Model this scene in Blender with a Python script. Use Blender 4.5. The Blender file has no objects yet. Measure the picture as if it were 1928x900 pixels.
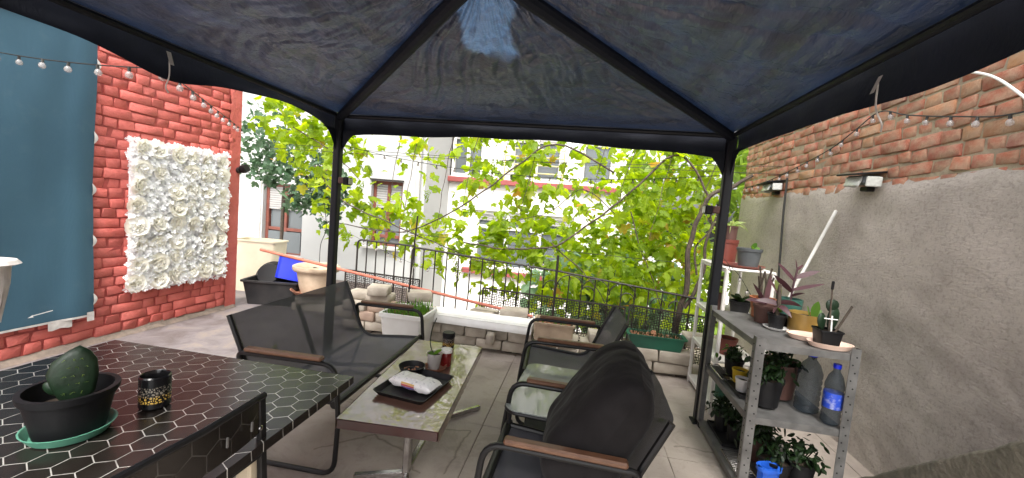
import bpy, bmesh, math, random
from mathutils import Vector, Matrix, noise, Euler
R = math.radians
rnd = random.Random(7)
scene = bpy.context.scene
col = scene.collection

# ------------------------------------------------------------------ camera
cam_d = bpy.data.cameras.new('camera')
cam = bpy.data.objects.new('camera', cam_d)
col.objects.link(cam)
cam_d.sensor_width = 36.0
cam_d.lens = 36.0 * 770.0 / 1928.0
cam_d.clip_start = 0.03
cam_d.clip_end = 400.0
CM = Matrix(((0.98225637, -0.09526873, 0.16154349),
             (0.16744226, 0.05751833, -0.98420259),
             (0.08447202, 0.99378846, 0.07244976))).to_4x4()
cam.matrix_world = Matrix.Translation((0, 0, 1.42)) @ CM
scene.camera = cam

# ------------------------------------------------------------------ light
SUN_EL, SUN_AZ = R(56), R(172)
world = bpy.data.worlds.new('World')
scene.world = world
world.use_nodes = True
nt = world.node_tree
sky = nt.nodes.new('ShaderNodeTexSky')
sky.sky_type = 'NISHITA'
sky.sun_disc = False
sky.sun_elevation = SUN_EL
sky.sun_rotation = SUN_AZ
sky.air_density = 1.0
sky.dust_density = 6.0
hs = nt.nodes.new('ShaderNodeHueSaturation')
hs.inputs['Saturation'].default_value = 0.12
nt.links.new(sky.outputs[0], hs.inputs['Color'])
bg = nt.nodes['Background']
bg.inputs['Strength'].default_value = 0.15
nt.links.new(hs.outputs[0], bg.inputs['Color'])
sun_d = bpy.data.lights.new('sun', 'SUN')
sun_d.energy = 1.0
sun_d.angle = R(28)
sun_d.color = (1.0, 0.94, 0.85)
sun = bpy.data.objects.new('sun', sun_d)
col.objects.link(sun)
sd = Vector((math.sin(SUN_AZ) * math.cos(SUN_EL), math.cos(SUN_AZ) * math.cos(SUN_EL), math.sin(SUN_EL)))
sun.rotation_euler = sd.to_track_quat('Z', 'Y').to_euler()
sun.location = (0, 6, 12)
vs = scene.view_settings
vs.view_transform = 'Standard'
vs.look = 'None'
vs.gamma = 1.0
vs.use_curve_mapping = False
vs.exposure = 1.7
cy = scene.cycles
cy.max_bounces = 10
cy.diffuse_bounces = 6
cy.transmission_bounces = 8
cy.transparent_max_bounces = 12
cy.sample_clamp_indirect = 6.0
cy.use_denoising = True

# ------------------------------------------------------------------ materials
def newmat(name):
    m = bpy.data.materials.new(name)
    m.use_nodes = True
    t = m.node_tree
    b = t.nodes['Principled BSDF']
    return m, t, b

def N(t, typ, **kw):
    n = t.nodes.new(typ)
    for k, v in kw.items():
        setattr(n, k, v)
    return n

def math_n(t, op, a, b=None):
    n = N(t, 'ShaderNodeMath', operation=op)
    for i, x in enumerate((a, b)):
        if x is None: continue
        if isinstance(x, (int, float)): n.inputs[i].default_value = x
        else: t.links.new(x, n.inputs[i])
    return n.outputs[0]

def mixc(t, fac, a, b, blend='MIX'):
    n = N(t, 'ShaderNodeMix', data_type='RGBA', blend_type=blend)
    for i, x in ((0, fac), (6, a), (7, b)):
        if isinstance(x, (int, float)): n.inputs[i].default_value = x
        elif isinstance(x, (tuple, list)): n.inputs[i].default_value = (*x[:3], 1)
        else: t.links.new(x, n.inputs[i])
    return n.outputs[2]

def ramp(t, fac, stops):
    n = N(t, 'ShaderNodeValToRGB')
    e = n.color_ramp.elements
    while len(e) < len(stops): e.new(0.5)
    for i, (p, c) in enumerate(stops):
        e[i].position = p
        e[i].color = (*c, 1) if len(c) == 3 else c
    t.links.new(fac, n.inputs[0])
    return n.outputs[0]

def noise_n(t, scale, detail=4, rough=0.55, vec=None, dist=0.0):
    n = N(t, 'ShaderNodeTexNoise')
    n.inputs['Scale'].default_value = scale
    n.inputs['Detail'].default_value = detail
    n.inputs['Roughness'].default_value = rough
    n.inputs['Distortion'].default_value = dist
    if vec is None:
        tc = N(t, 'ShaderNodeTexCoord')
        vec = tc.outputs['Object']
    t.links.new(vec, n.inputs['Vector'])
    return n.outputs['Fac']

def bump(t, b, height, strength=0.3, dist=0.01):
    n = N(t, 'ShaderNodeBump')
    n.inputs['Strength'].default_value = strength
    n.inputs['Distance'].default_value = dist
    t.links.new(height, n.inputs['Height'])
    t.links.new(n.outputs[0], b.inputs['Normal'])

def pm(name, c1, c2=None, rough=0.6, metal=0.0, scale=6.0, bmp=0.0, bscale=60.0, objr=0.0, coat=0.0, lo=0.35, hi=0.7, rvar=0.12, bdist=0.01, spec=0.5):
    """plain procedural material: two tones through noise, bump, slight per-object variation"""
    m, t, b = newmat(name)
    if c2 is None: c2 = tuple(x * 0.78 for x in c1)
    f = noise_n(t, scale, 5)
    c = ramp(t, f, [(lo, c2), (hi, c1)])
    if objr:
        oi = N(t, 'ShaderNodeObjectInfo')
        k = math_n(t, 'MULTIPLY_ADD', oi.outputs['Random'], 2 * objr)
        k.node.inputs[2].default_value = 1 - objr
        hv = N(t, 'ShaderNodeHueSaturation')
        t.links.new(c, hv.inputs['Color'])
        t.links.new(k, hv.inputs['Value'])
        c = hv.outputs[0]
    t.links.new(c, b.inputs['Base Color'])
    r = math_n(t, 'MULTIPLY_ADD', f, rvar)
    r.node.inputs[2].default_value = rough - rvar / 2
    t.links.new(r, b.inputs['Roughness'])
    b.inputs['Metallic'].default_value = metal
    b.inputs['Specular IOR Level'].default_value = spec
    b.inputs['Coat Weight'].default_value = coat
    b.inputs['Coat Roughness'].default_value = 0.08
    if bmp: bump(t, b, noise_n(t, bscale, 6, 0.6), bmp, bdist)
    return m

MAT = {}
MAT['black_metal'] = pm('black powder coat', (0.007, 0.007, 0.008), rough=0.42, spec=0.35, scale=30, bmp=0.05, bscale=300)
MAT['iron'] = pm('old black iron', (0.010, 0.009, 0.009), (0.022, 0.014, 0.011), rough=0.6, scale=20, bmp=0.15, bscale=120)
MAT['frame_black'] = pm('gazebo steel', (0.007, 0.008, 0.011), rough=0.5, spec=0.3, scale=12, bmp=0.05, bscale=80)
MAT['chrome'] = pm('worn chrome', (0.55, 0.54, 0.53), (0.35, 0.33, 0.32), rough=0.22, metal=1.0, scale=25)
MAT['galv'] = pm('galvanised steel', (0.20, 0.197, 0.192), (0.12, 0.118, 0.115), rough=0.45, metal=0.45, scale=14, bmp=0.05, bscale=90, objr=0.06)
MAT['hole'] = pm('punched hole', (0.01, 0.01, 0.01), rough=0.9)
MAT['wood_arm'] = pm('oiled arm wood', (0.20, 0.10, 0.055), (0.10, 0.045, 0.025), rough=0.45, scale=9, bmp=0.08, bscale=60, objr=0.1)
MAT['white_paint'] = pm('white paint', (0.74, 0.73, 0.70), (0.62, 0.60, 0.56), rough=0.5, scale=7, bmp=0.05, bscale=70)
MAT['white_plastic'] = pm('white plastic', (0.78, 0.78, 0.77), (0.68, 0.67, 0.64), rough=0.38, scale=4)
MAT['pink_plastic'] = pm('pale pink plastic', (0.74, 0.55, 0.45), (0.66, 0.47, 0.38), rough=0.4, scale=6)
MAT['cream_plastic'] = pm('cream plastic', (0.68, 0.60, 0.45), (0.6, 0.52, 0.38), rough=0.5, scale=5)
MAT['black_plastic'] = pm('black plastic', (0.006, 0.006, 0.007), (0.010, 0.010, 0.011), rough=0.48, spec=0.25, scale=9, bmp=0.04, bscale=60)
MAT['dusty_black'] = pm('dusty black plastic', (0.014, 0.014, 0.015), (0.028, 0.026, 0.026), rough=0.6, spec=0.3, scale=7, bmp=0.06, bscale=60)
MAT['blue_plastic'] = pm('blue plastic', (0.01, 0.03, 0.62), (0.008, 0.022, 0.5), rough=0.35, scale=5)
MAT['sky_plastic'] = pm('bright blue plastic', (0.02, 0.12, 0.62), rough=0.4, scale=5)
MAT['green_plastic'] = pm('dark green plastic', (0.014, 0.10, 0.06), (0.012, 0.07, 0.045), rough=0.42, scale=6)
MAT['mint_plastic'] = pm('mint plastic', (0.12, 0.36, 0.25), (0.10, 0.28, 0.2), rough=0.42, scale=8)
MAT['grey_plastic'] = pm('grey plastic', (0.09, 0.10, 0.105), rough=0.5, scale=8)
MAT['terracotta'] = pm('terracotta', (0.30, 0.12, 0.065), (0.2, 0.085, 0.05), rough=0.8, scale=9, bmp=0.1, bscale=60)
MAT['red_plastic'] = pm('brick red plastic', (0.19, 0.045, 0.03), (0.14, 0.035, 0.025), rough=0.5, scale=8)
MAT['brown_clay'] = pm('brown clay', (0.10, 0.045, 0.035), (0.065, 0.03, 0.024), rough=0.7, scale=8)
MAT['ochre'] = pm('ochre glazed pot', (0.30, 0.19, 0.045), (0.18, 0.11, 0.03), rough=0.35, scale=7)
MAT['teal_glaze'] = pm('teal glazed pot', (0.03, 0.10, 0.08), (0.05, 0.14, 0.11), rough=0.35, scale=20)
MAT['yellow_plastic'] = pm('yellow plastic', (0.62, 0.42, 0.02), rough=0.4, scale=6)
MAT['orange_plastic'] = pm('orange pot', (0.40, 0.13, 0.05), rough=0.5, scale=7)
MAT['soil'] = pm('soil', (0.035, 0.022, 0.014), (0.07, 0.05, 0.035), rough=0.95, scale=60, bmp=0.8, bscale=90)
MAT['stone_planter'] = pm('weathered stoneware', (0.60, 0.47, 0.34), (0.42, 0.32, 0.23), rough=0.85, scale=7, bmp=0.2, bscale=50)
MAT['block'] = pm('paving block', (0.47, 0.42, 0.35), (0.31, 0.27, 0.22), rough=0.9, scale=7, bmp=0.35, bscale=45, objr=0.14)
MAT['red_block'] = pm('reddish block', (0.45, 0.33, 0.25), (0.31, 0.22, 0.17), rough=0.9, scale=7, bmp=0.35, bscale=45, objr=0.1)
MAT['pebble'] = pm('expanded clay pebble', (0.36, 0.17, 0.09), (0.24, 0.11, 0.06), rough=0.9, scale=30, objr=0.25)
MAT['copper_pole'] = pm('red painted pole', (0.50, 0.16, 0.10), (0.36, 0.10, 0.07), rough=0.5, scale=14)
MAT['bark'] = pm('vine bark', (0.085, 0.062, 0.045), (0.04, 0.03, 0.022), rough=0.9, scale=30, bmp=0.6, bscale=70)
MAT['wire'] = pm('dark wire', (0.02, 0.02, 0.018), rough=0.6)
MAT['grey_wire'] = pm('grey wire', (0.25, 0.25, 0.24), rough=0.5)
MAT['stucco_grey'] = pm('pale grey render', (0.40, 0.40, 0.392), (0.355, 0.355, 0.348), rough=0.9, scale=0.8, bmp=0.12, bscale=30)
MAT['stucco_white'] = pm('white render', (0.74, 0.72, 0.70), (0.68, 0.655, 0.635), rough=0.9, scale=0.6, bmp=0.1, bscale=30)
MAT['brown_frame'] = pm('brown window wood', (0.19, 0.055, 0.035), (0.13, 0.04, 0.028), rough=0.5, scale=9)
MAT['sill_red'] = pm('red sill', (0.30, 0.07, 0.06), (0.22, 0.05, 0.05), rough=0.6, scale=3)
MAT['sill_grey'] = pm('stone sill', (0.46, 0.44, 0.42), rough=0.8, scale=5)
MAT['plinth'] = pm('brown plinth tile', (0.20, 0.16, 0.14), (0.13, 0.105, 0.095), rough=0.6, scale=2, objr=0.1)
MAT['blind'] = pm('roller shutter', (0.36, 0.35, 0.34), (0.30, 0.29, 0.28), rough=0.6, scale=2)
MAT['curtain'] = pm('net curtain', (0.62, 0.62, 0.60), (0.52, 0.52, 0.5), rough=0.9, scale=5)
MAT['yellow_paint'] = pm('yellow paint', (0.62, 0.52, 0.18), rough=0.5)
MAT['yard'] = pm('yard concrete', (0.55, 0.53, 0.5), (0.42, 0.4, 0.38), rough=0.9, scale=0.7, bmp=0.15, bscale=20)
MAT['ledge'] = pm('mossy cement', (0.15, 0.13, 0.10), (0.075, 0.07, 0.05), rough=0.95, scale=11, bmp=0.7, bscale=38, bdist=0.012)
MAT['white_cloth'] = pm('white fabric edge', (0.60, 0.57, 0.54), (0.42, 0.39, 0.37), rough=0.9, scale=20)
MAT['red_wax'] = pm('dark red glass', (0.16, 0.012, 0.012), rough=0.12)
MAT['lens'] = pm('pale lamp lens', (0.55, 0.56, 0.52), (0.42, 0.43, 0.40), rough=0.15, scale=60)
MAT['stem_purple'] = pm('purple stem', (0.08, 0.035, 0.045), rough=0.5)
MAT['label_blue'] = pm('blue label', (0.02, 0.06, 0.42), (0.30, 0.32, 0.5), rough=0.3, scale=38, lo=0.3, hi=0.5)

def leafmat(name, ca, cb, cc=None, trans=0.45, rough=0.45, glossy=0.35):
    """leaf: reflects and lets light through, tone follows the attribute rnd"""
    m, t, b = newmat(name)
    at = N(t, 'ShaderNodeAttribute', attribute_name='rnd')
    stops = [(0.0, ca), (0.93 if cc else 1.0, cb)]
    if cc: stops.append((1.0, cc))
    c = ramp(t, at.outputs['Fac'], stops)
    nz = noise_n(t, 14, 4)
    c = mixc(t, math_n(t, 'MULTIPLY', nz, 0.5), c, tuple(x * 0.55 for x in ca))
    t.links.new(c, b.inputs['Base Color'])
    b.inputs['Roughness'].default_value = rough
    b.inputs['Specular IOR Level'].default_value = glossy
    tr = N(t, 'ShaderNodeBsdfTranslucent')
    hv = N(t, 'ShaderNodeHueSaturation')
    hv.inputs['Value'].default_value = 2.7
    hv.inputs['Saturation'].default_value = 1.12
    hv.inputs['Hue'].default_value = 0.487
    t.links.new(c, hv.inputs['Color'])
    t.links.new(hv.outputs[0], tr.inputs['Color'])
    mx = N(t, 'ShaderNodeMixShader')
    mx.inputs[0].default_value = trans
    t.links.new(b.outputs[0], mx.inputs[1])
    t.links.new(tr.outputs[0], mx.inputs[2])
    t.links.new(mx.outputs[0], t.nodes['Material Output'].inputs[0])
    return m

MAT['vine'] = leafmat('vine leaf', (0.11, 0.18, 0.02), (0.30, 0.39, 0.045), (0.34, 0.20, 0.06), trans=0.6)
MAT['shade_leaf'] = leafmat('blue green leaf', (0.05, 0.10, 0.055), (0.10, 0.16, 0.085), trans=0.3)
MAT['pale_leaf'] = leafmat('pale broad leaf', (0.13, 0.22, 0.13), (0.22, 0.32, 0.20), trans=0.4)
MAT['far_leaf'] = leafmat('far leaf', (0.10, 0.17, 0.03), (0.20, 0.28, 0.05), trans=0.5)
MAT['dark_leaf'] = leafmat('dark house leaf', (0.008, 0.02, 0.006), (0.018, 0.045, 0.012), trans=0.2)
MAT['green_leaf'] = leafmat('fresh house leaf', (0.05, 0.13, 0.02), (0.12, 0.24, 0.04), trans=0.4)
MAT['purple_leaf'] = leafmat('purple leaf', (0.055, 0.022, 0.03), (0.10, 0.045, 0.05), trans=0.15)
MAT['stripe_leaf'] = leafmat('spider leaf', (0.22, 0.30, 0.09), (0.35, 0.42, 0.17), trans=0.4)
MAT['cactus'] = pm('cactus skin', (0.007, 0.026, 0.009), (0.004, 0.014, 0.005), rough=0.5, scale=30, bmp=0.2, bscale=50)

def petal_mat(name, c1, c2):
    m = pm(name, c1, c2, rough=0.8, scale=14, objr=0.04)
    t = m.node_tree; b = t.nodes['Principled BSDF']
    tr = N(t, 'ShaderNodeBsdfTranslucent'); tr.inputs['Color'].default_value = (*c1, 1)
    mx = N(t, 'ShaderNodeMixShader'); mx.inputs[0].default_value = 0.42
    t.links.new(b.outputs[0], mx.inputs[1]); t.links.new(tr.outputs[0], mx.inputs[2])
    t.links.new(mx.outputs[0], t.nodes['Material Output'].inputs[0])
    return m
MAT['flower_white'] = petal_mat('white silk petals', (0.92, 0.90, 0.83), (0.88, 0.86, 0.78))
MAT['floret'] = petal_mat('small white florets', (0.92, 0.92, 0.92), (0.86, 0.87, 0.88))
def red_brick_mat():
    m, t, b = newmat('red painted brick')
    f = noise_n(t, 5, 6, 0.6)
    c = ramp(t, f, [(0.3, (0.47, 0.09, 0.07)), (0.55, (0.55, 0.118, 0.095)), (0.8, (0.58, 0.15, 0.12))])
    d = noise_n(t, 34, 5, 0.7)
    c = mixc(t, ramp(t, d, [(0.58, (0, 0, 0)), (0.75, (0.5, 0.5, 0.5))]), c, (0.5, 0.2, 0.16))
    geo = N(t, 'ShaderNodeNewGeometry')
    wv = noise_n(t, 1.7, 7, 0.65, geo.outputs['Position'])
    c = mixc(t, ramp(t, wv, [(0.45, (0, 0, 0)), (0.7, (0.6, 0.6, 0.6))]), c, (0.40, 0.105, 0.085))
    oi = N(t, 'ShaderNodeObjectInfo')
    k = math_n(t, 'MULTIPLY_ADD', oi.outputs['Random'], 0.22); k.node.inputs[2].default_value = 0.89
    hv = N(t, 'ShaderNodeHueSaturation')
    t.links.new(c, hv.inputs['Color']); t.links.new(k, hv.inputs['Value'])
    t.links.new(hv.outputs[0], b.inputs['Base Color'])
    b.inputs['Roughness'].default_value = 0.66
    bump(t, b, noise_n(t, 22, 8, 0.7), 0.9, 0.016)
    return m
MAT['red_brick'] = red_brick_mat()

def old_brick_mat():
    m, t, b = newmat('old bare brick')
    oi = N(t, 'ShaderNodeObjectInfo')
    c = ramp(t, oi.outputs['Random'], [(0.0, (0.30, 0.10, 0.06)), (0.35, (0.42, 0.15, 0.085)), (0.6, (0.36, 0.12, 0.08)), (0.8, (0.45, 0.24, 0.12)), (1.0, (0.25, 0.10, 0.075))])
    f = noise_n(t, 9, 6, 0.65)
    c = mixc(t, ramp(t, f, [(0.40, (0, 0, 0)), (0.66, (0.85, 0.85, 0.85))]), c, (0.42, 0.31, 0.21))
    g = noise_n(t, 4, 4)
    c = mixc(t, ramp(t, g, [(0.55, (0, 0, 0)), (0.8, (0.5, 0.5, 0.5))]), c, (0.16, 0.09, 0.07))
    t.links.new(c, b.inputs['Base Color'])
    b.inputs['Roughness'].default_value = 0.9
    bump(t, b, noise_n(t, 40, 7, 0.7), 0.8, 0.012)
    return m
MAT['old_brick'] = old_brick_mat()
MAT['mortar'] = pm('sandy mortar', (0.40, 0.34, 0.23), (0.26, 0.21, 0.15), rough=0.95, scale=12, bmp=0.8, bscale=50)
MAT['red_mortar'] = pm('red painted joint', (0.36, 0.058, 0.047), (0.26, 0.042, 0.036), rough=0.6, scale=10, bmp=0.6, bscale=40)
MAT['skirt'] = pm('bare cement skirt', (0.26, 0.2, 0.16), (0.15, 0.12, 0.10), rough=0.95, scale=14, bmp=0.6, bscale=50)

def plaster_mat():
    m, t, b = newmat('rough plaster')
    f = noise_n(t, 1.6, 5, 0.6)
    c = ramp(t, f, [(0.3, (0.37, 0.325, 0.29)), (0.5, (0.48, 0.425, 0.38)), (0.75, (0.54, 0.48, 0.432))])
    s = noise_n(t, 1.1, 8, 0.62)
    c = mixc(t, ramp(t, s, [(0.48, (0, 0, 0)), (0.66, (0.7, 0.7, 0.7))]), c, (0.35, 0.315, 0.265))
    d = noise_n(t, 55, 4, 0.7)
    c = mixc(t, ramp(t, d, [(0.35, (0.4, 0.4, 0.4)), (0.5, (0, 0, 0))]), c, (0.19, 0.16, 0.145))
    t.links.new(c, b.inputs['Base Color'])
    b.inputs['Roughness'].default_value = 0.95
    tc = N(t, 'ShaderNodeTexCoord'); mp = N(t, 'ShaderNodeMapping')
    mp.inputs['Scale'].default_value = (1, 0.8, 2.4)
    mp.inputs['Rotation'].default_value = (0.25, 0, 0)
    t.links.new(tc.outputs['Object'], mp.inputs['Vector'])
    bump(t, b, noise_n(t, 40, 10, 0.75, mp.outputs[0]), 0.9, 0.018)
    return m
MAT['plaster'] = plaster_mat()

def floor_mat():
    m, t, b = newmat('worn concrete')
    f = noise_n(t, 1.3, 6, 0.6)
    c = ramp(t, f, [(0.3, (0.27, 0.228, 0.198)), (0.5, (0.36, 0.31, 0.27)), (0.72, (0.41, 0.36, 0.315))])
    g = noise_n(t, 7, 6, 0.7, dist=0.6)
    c = mixc(t, ramp(t, g, [(0.52, (0, 0, 0)), (0.72, (0.55, 0.55, 0.55))]), c, (0.24, 0.198, 0.175))
    d = noise_n(t, 70, 3, 0.6)
    c = mixc(t, ramp(t, d, [(0.66, (0, 0, 0)), (0.72, (0.5, 0.5, 0.5))]), c, (0.12, 0.10, 0.09))
    st = noise_n(t, 2.6, 9, 0.68, dist=1.4)
    c = mixc(t, ramp(t, st, [(0.50, (0, 0, 0)), (0.58, (0.35, 0.35, 0.35)), (0.75, (0.6, 0.6, 0.6))]), c, (0.20, 0.165, 0.14))
    vo = N(t, 'ShaderNodeTexVoronoi', feature='DISTANCE_TO_EDGE'); vo.inputs['Scale'].default_value = 0.8
    tcv = N(t, 'ShaderNodeTexCoord'); nv_ = N(t, 'ShaderNodeTexNoise'); nv_.inputs['Scale'].default_value = 2.5; nv_.inputs['Detail'].default_value = 6
    t.links.new(tcv.outputs['Object'], nv_.inputs['Vector'])
    t.links.new(mixc(t, 0.22, tcv.outputs['Object'], nv_.outputs['Color']), vo.inputs['Vector'])
    ck = ramp(t, vo.outputs['Distance'], [(0.0, (0.7, 0.7, 0.7)), (0.006, (0, 0, 0))])
    c = mixc(t, math_n(t, 'MULTIPLY', ck, math_n(t, 'GREATER_THAN', noise_n(t, 1.2, 3), 0.5)), c, (0.11, 0.085, 0.065))
    # bare violet-grey paint left on the strip by the red wall
    tc = N(t, 'ShaderNodeTexCoord'); geo = N(t, 'ShaderNodeNewGeometry')
    sx = N(t, 'ShaderNodeSeparateXYZ'); t.links.new(geo.outputs['Position'], sx.inputs[0])
    e = math_n(t, 'MULTIPLY_ADD', noise_n(t, 2.2, 5, 0.6), 1.6); e.node.inputs[2].default_value = -0.8
    xx = math_n(t, 'ADD', sx.outputs['X'], e)
    k = N(t, 'ShaderNodeMapRange'); k.inputs['From Min'].default_value = -1.75; k.inputs['From Max'].default_value = -2.35
    t.links.new(xx, k.inputs['Value'])
    pc = ramp(t, noise_n(t, 3.5, 7, 0.7, dist=0.8), [(0.36, (0.09, 0.072, 0.072)), (0.52, (0.16, 0.14, 0.148)), (0.64, (0.21, 0.175, 0.155))])
    c = mixc(t, math_n(t, 'MULTIPLY', k.outputs[0], 0.9), c, pc)
    t.links.new(c, b.inputs['Base Color'])
    b.inputs['Roughness'].default_value = 0.62
    bump(t, b, noise_n(t, 30, 7, 0.65), 0.25, 0.01)
    return m
MAT['floor'] = floor_mat()
MAT['joint'] = pm('floor joint dirt', (0.17, 0.13, 0.10), (0.11, 0.085, 0.065), rough=0.95, scale=20)

def banner_mat():
    m, t, b = newmat('teal banner cloth')
    f = noise_n(t, 1.1, 4)
    c = ramp(t, f, [(0.3, (0.022, 0.068, 0.108)), (0.7, (0.036, 0.096, 0.14))])
    d = noise_n(t, 90, 3, 0.6)
    c = mixc(t, math_n(t, 'MULTIPLY', d, 0.3), c, (0.05, 0.12, 0.165))
    g = noise_n(t, 6, 8, 0.72)
    c = mixc(t, ramp(t, g, [(0.55, (0, 0, 0)), (0.75, (0.35, 0.35, 0.35))]), c, (0.075, 0.13, 0.16))
    t.links.new(c, b.inputs['Base Color'])
    b.inputs['Roughness'].default_value = 0.7
    w = N(t, 'ShaderNodeTexWave'); w.inputs['Scale'].default_value = 120
    tc = N(t, 'ShaderNodeTexCoord'); t.links.new(tc.outputs['Object'], w.inputs['Vector'])
    bump(t, b, w.outputs['Fac'], 0.1, 0.002)
    return m
MAT['banner'] = banner_mat()

def canopy_mat(name, c1, c2, tcol, tfac, rough=0.36, thin=None, sc=(1.0, 1.9, 1)):
    m, t, b = newmat(name)
    tc = N(t, 'ShaderNodeTexCoord'); mp = N(t, 'ShaderNodeMapping')
    mp.inputs['Scale'].default_value = sc
    mp.inputs['Rotation'].default_value = (0, 0, 0.25)
    t.links.new(tc.outputs['Object'], mp.inputs['Vector'])
    h1 = noise_n(t, 2.6, 7, 0.6, mp.outputs[0], 0.5)
    h2 = noise_n(t, 10, 6, 0.62, mp.outputs[0], 0.4)
    # crumpled film: sharp little ridges where the sheet was folded
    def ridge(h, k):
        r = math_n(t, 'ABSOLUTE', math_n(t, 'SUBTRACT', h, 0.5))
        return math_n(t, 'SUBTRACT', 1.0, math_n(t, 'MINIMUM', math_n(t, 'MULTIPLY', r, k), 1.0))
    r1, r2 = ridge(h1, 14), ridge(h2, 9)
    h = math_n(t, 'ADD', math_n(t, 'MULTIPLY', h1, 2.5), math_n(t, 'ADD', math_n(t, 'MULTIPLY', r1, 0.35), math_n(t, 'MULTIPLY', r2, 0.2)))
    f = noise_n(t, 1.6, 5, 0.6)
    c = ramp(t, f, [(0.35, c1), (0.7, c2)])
    if thin:  # crease whitening; lighter base colour also stands in for wrinkle highlights
        wear_glint = math_n(t, 'MULTIPLY', math_n(t, 'MULTIPLY', math_n(t, 'POWER', r1, 3.0), noise_n(t, 3.0, 3)), 0.55)
        c = mixc(t, wear_glint, c, (0.10, 0.105, 0.125))
        wear_glint2 = math_n(t, 'MULTIPLY', math_n(t, 'POWER', r2, 4.0), math_n(t, 'MULTIPLY', h1, 0.5))
        c = mixc(t, wear_glint2, c, (0.09, 0.095, 0.115))
    t.links.new(c, b.inputs['Base Color'])
    b.inputs['Roughness'].default_value = rough
    b.inputs['Specular IOR Level'].default_value = 0.8 if thin else 0.2
    wx = N(t, 'ShaderNodeTexWave', wave_type='BANDS', bands_direction='X'); wx.inputs['Scale'].default_value = 24; wx.inputs['Distortion'].default_value = 2.0
    wy = N(t, 'ShaderNodeTexWave', wave_type='BANDS', bands_direction='Y'); wy.inputs['Scale'].default_value = 24; wy.inputs['Distortion'].default_value = 2.0
    for w in (wx, wy): t.links.new(tc.outputs['Object'], w.inputs['Vector'])
    bump(t, b, h, 0.45 if thin else 0.12, 0.03)
    if thin:
        b.inputs['Coat Weight'].default_value = 1.0
        b.inputs['Coat Roughness'].default_value = 0.13
        b.inputs['Coat IOR'].default_value = 1.75
        t.links.new(b.inputs['Normal'].links[0].from_socket, b.inputs['Coat Normal'])
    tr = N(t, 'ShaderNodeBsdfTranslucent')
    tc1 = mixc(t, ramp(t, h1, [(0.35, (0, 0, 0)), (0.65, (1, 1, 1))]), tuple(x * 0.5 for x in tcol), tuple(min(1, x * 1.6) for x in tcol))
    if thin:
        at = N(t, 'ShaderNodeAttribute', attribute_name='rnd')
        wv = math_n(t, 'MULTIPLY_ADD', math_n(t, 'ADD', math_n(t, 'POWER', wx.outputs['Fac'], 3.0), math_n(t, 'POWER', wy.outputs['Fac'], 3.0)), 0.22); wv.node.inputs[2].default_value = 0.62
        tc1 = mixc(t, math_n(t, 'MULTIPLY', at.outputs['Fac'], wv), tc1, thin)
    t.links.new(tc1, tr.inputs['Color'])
    mx = N(t, 'ShaderNodeMixShader'); mx.inputs[0].default_value = tfac
    t.links.new(b.outputs[0], mx.inputs[1]); t.links.new(tr.outputs[0], mx.inputs[2])
    t.links.new(mx.outputs[0], t.nodes['Material Output'].inputs[0])
    return m
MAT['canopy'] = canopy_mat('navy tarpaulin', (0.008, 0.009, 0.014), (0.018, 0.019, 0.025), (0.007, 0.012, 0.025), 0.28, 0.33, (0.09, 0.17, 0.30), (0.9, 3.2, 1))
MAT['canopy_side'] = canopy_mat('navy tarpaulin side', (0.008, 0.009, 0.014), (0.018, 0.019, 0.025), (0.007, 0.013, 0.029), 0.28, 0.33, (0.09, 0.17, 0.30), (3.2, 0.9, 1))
MAT['valance'] = canopy_mat('navy valance cloth', (0.010, 0.012, 0.018), (0.016, 0.018, 0.026), (0.006, 0.008, 0.016), 0.2, 0.6)

def hex_mat(name, sx, strength=1.0, swap=False):
    """black vinyl printed with a silver honeycomb line"""
    m, t, b = newmat(name)
    tc = N(t, 'ShaderNodeTexCoord')
    s = N(t, 'ShaderNodeSeparateXYZ'); t.links.new(tc.outputs['Object'], s.inputs[0])
    X, Y = s.outputs['X'], s.outputs['Y']
    if swap: X, Y = s.outputs['Y'], s.outputs['Z']
    X = math_n(t, 'DIVIDE', X, sx); Y = math_n(t, 'DIVIDE', Y, sx)
    r3 = math.sqrt(3)
    def cell(ox, oy):
        px = math_n(t, 'SUBTRACT', math_n(t, 'FLOORED_MODULO', math_n(t, 'ADD', X, ox), 1.0), 0.5)
        py = math_n(t, 'SUBTRACT', math_n(t, 'FLOORED_MODULO', math_n(t, 'ADD', Y, oy), r3), r3 / 2)
        ax = math_n(t, 'ABSOLUTE', px); ay = math_n(t, 'ABSOLUTE', py)
        d2 = math_n(t, 'ADD', math_n(t, 'MULTIPLY', ax, 0.5), math_n(t, 'MULTIPLY', ay, r3 / 2))
        return math_n(t, 'MAXIMUM', ax, d2)
    d = math_n(t, 'MINIMUM', cell(0.5, r3 / 2), cell(0, 0))
    line = N(t, 'ShaderNodeMapRange'); line.inputs['From Min'].default_value = 0.477; line.inputs['From Max'].default_value = 0.489
    t.links.new(d, line.inputs['Value'])
    wear_glint = ramp(t, noise_n(t, 11, 3), [(0.32, (0.15, 0.15, 0.15)), (0.55, (1, 1, 1))])
    f = math_n(t, 'MULTIPLY', math_n(t, 'MULTIPLY', line.outputs[0], wear_glint), strength)
    base = ramp(t, noise_n(t, 3, 4), [(0.3, (0.010, 0.008, 0.007)), (0.7, (0.02, 0.016, 0.013))])
    t.links.new(mixc(t, f, base, (0.62, 0.60, 0.56)), b.inputs['Base Color'])
    t.links.new(math_n(t, 'MULTIPLY', f, 0.35), b.inputs['Metallic'])
    b.inputs['Roughness'].default_value = 0.26
    b.inputs['Specular IOR Level'].default_value = 0.45
    bump(t, b, noise_n(t, 5, 3, 0.5), 0.12, 0.02)
    return m
MAT['hex'] = hex_mat('black honeycomb vinyl', 0.068)
MAT['hex_back'] = hex_mat('black panel with faint honeycomb lines', 0.07, 0.07, True)  # faint honeycomb lines drawn into the chair back colour

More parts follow.
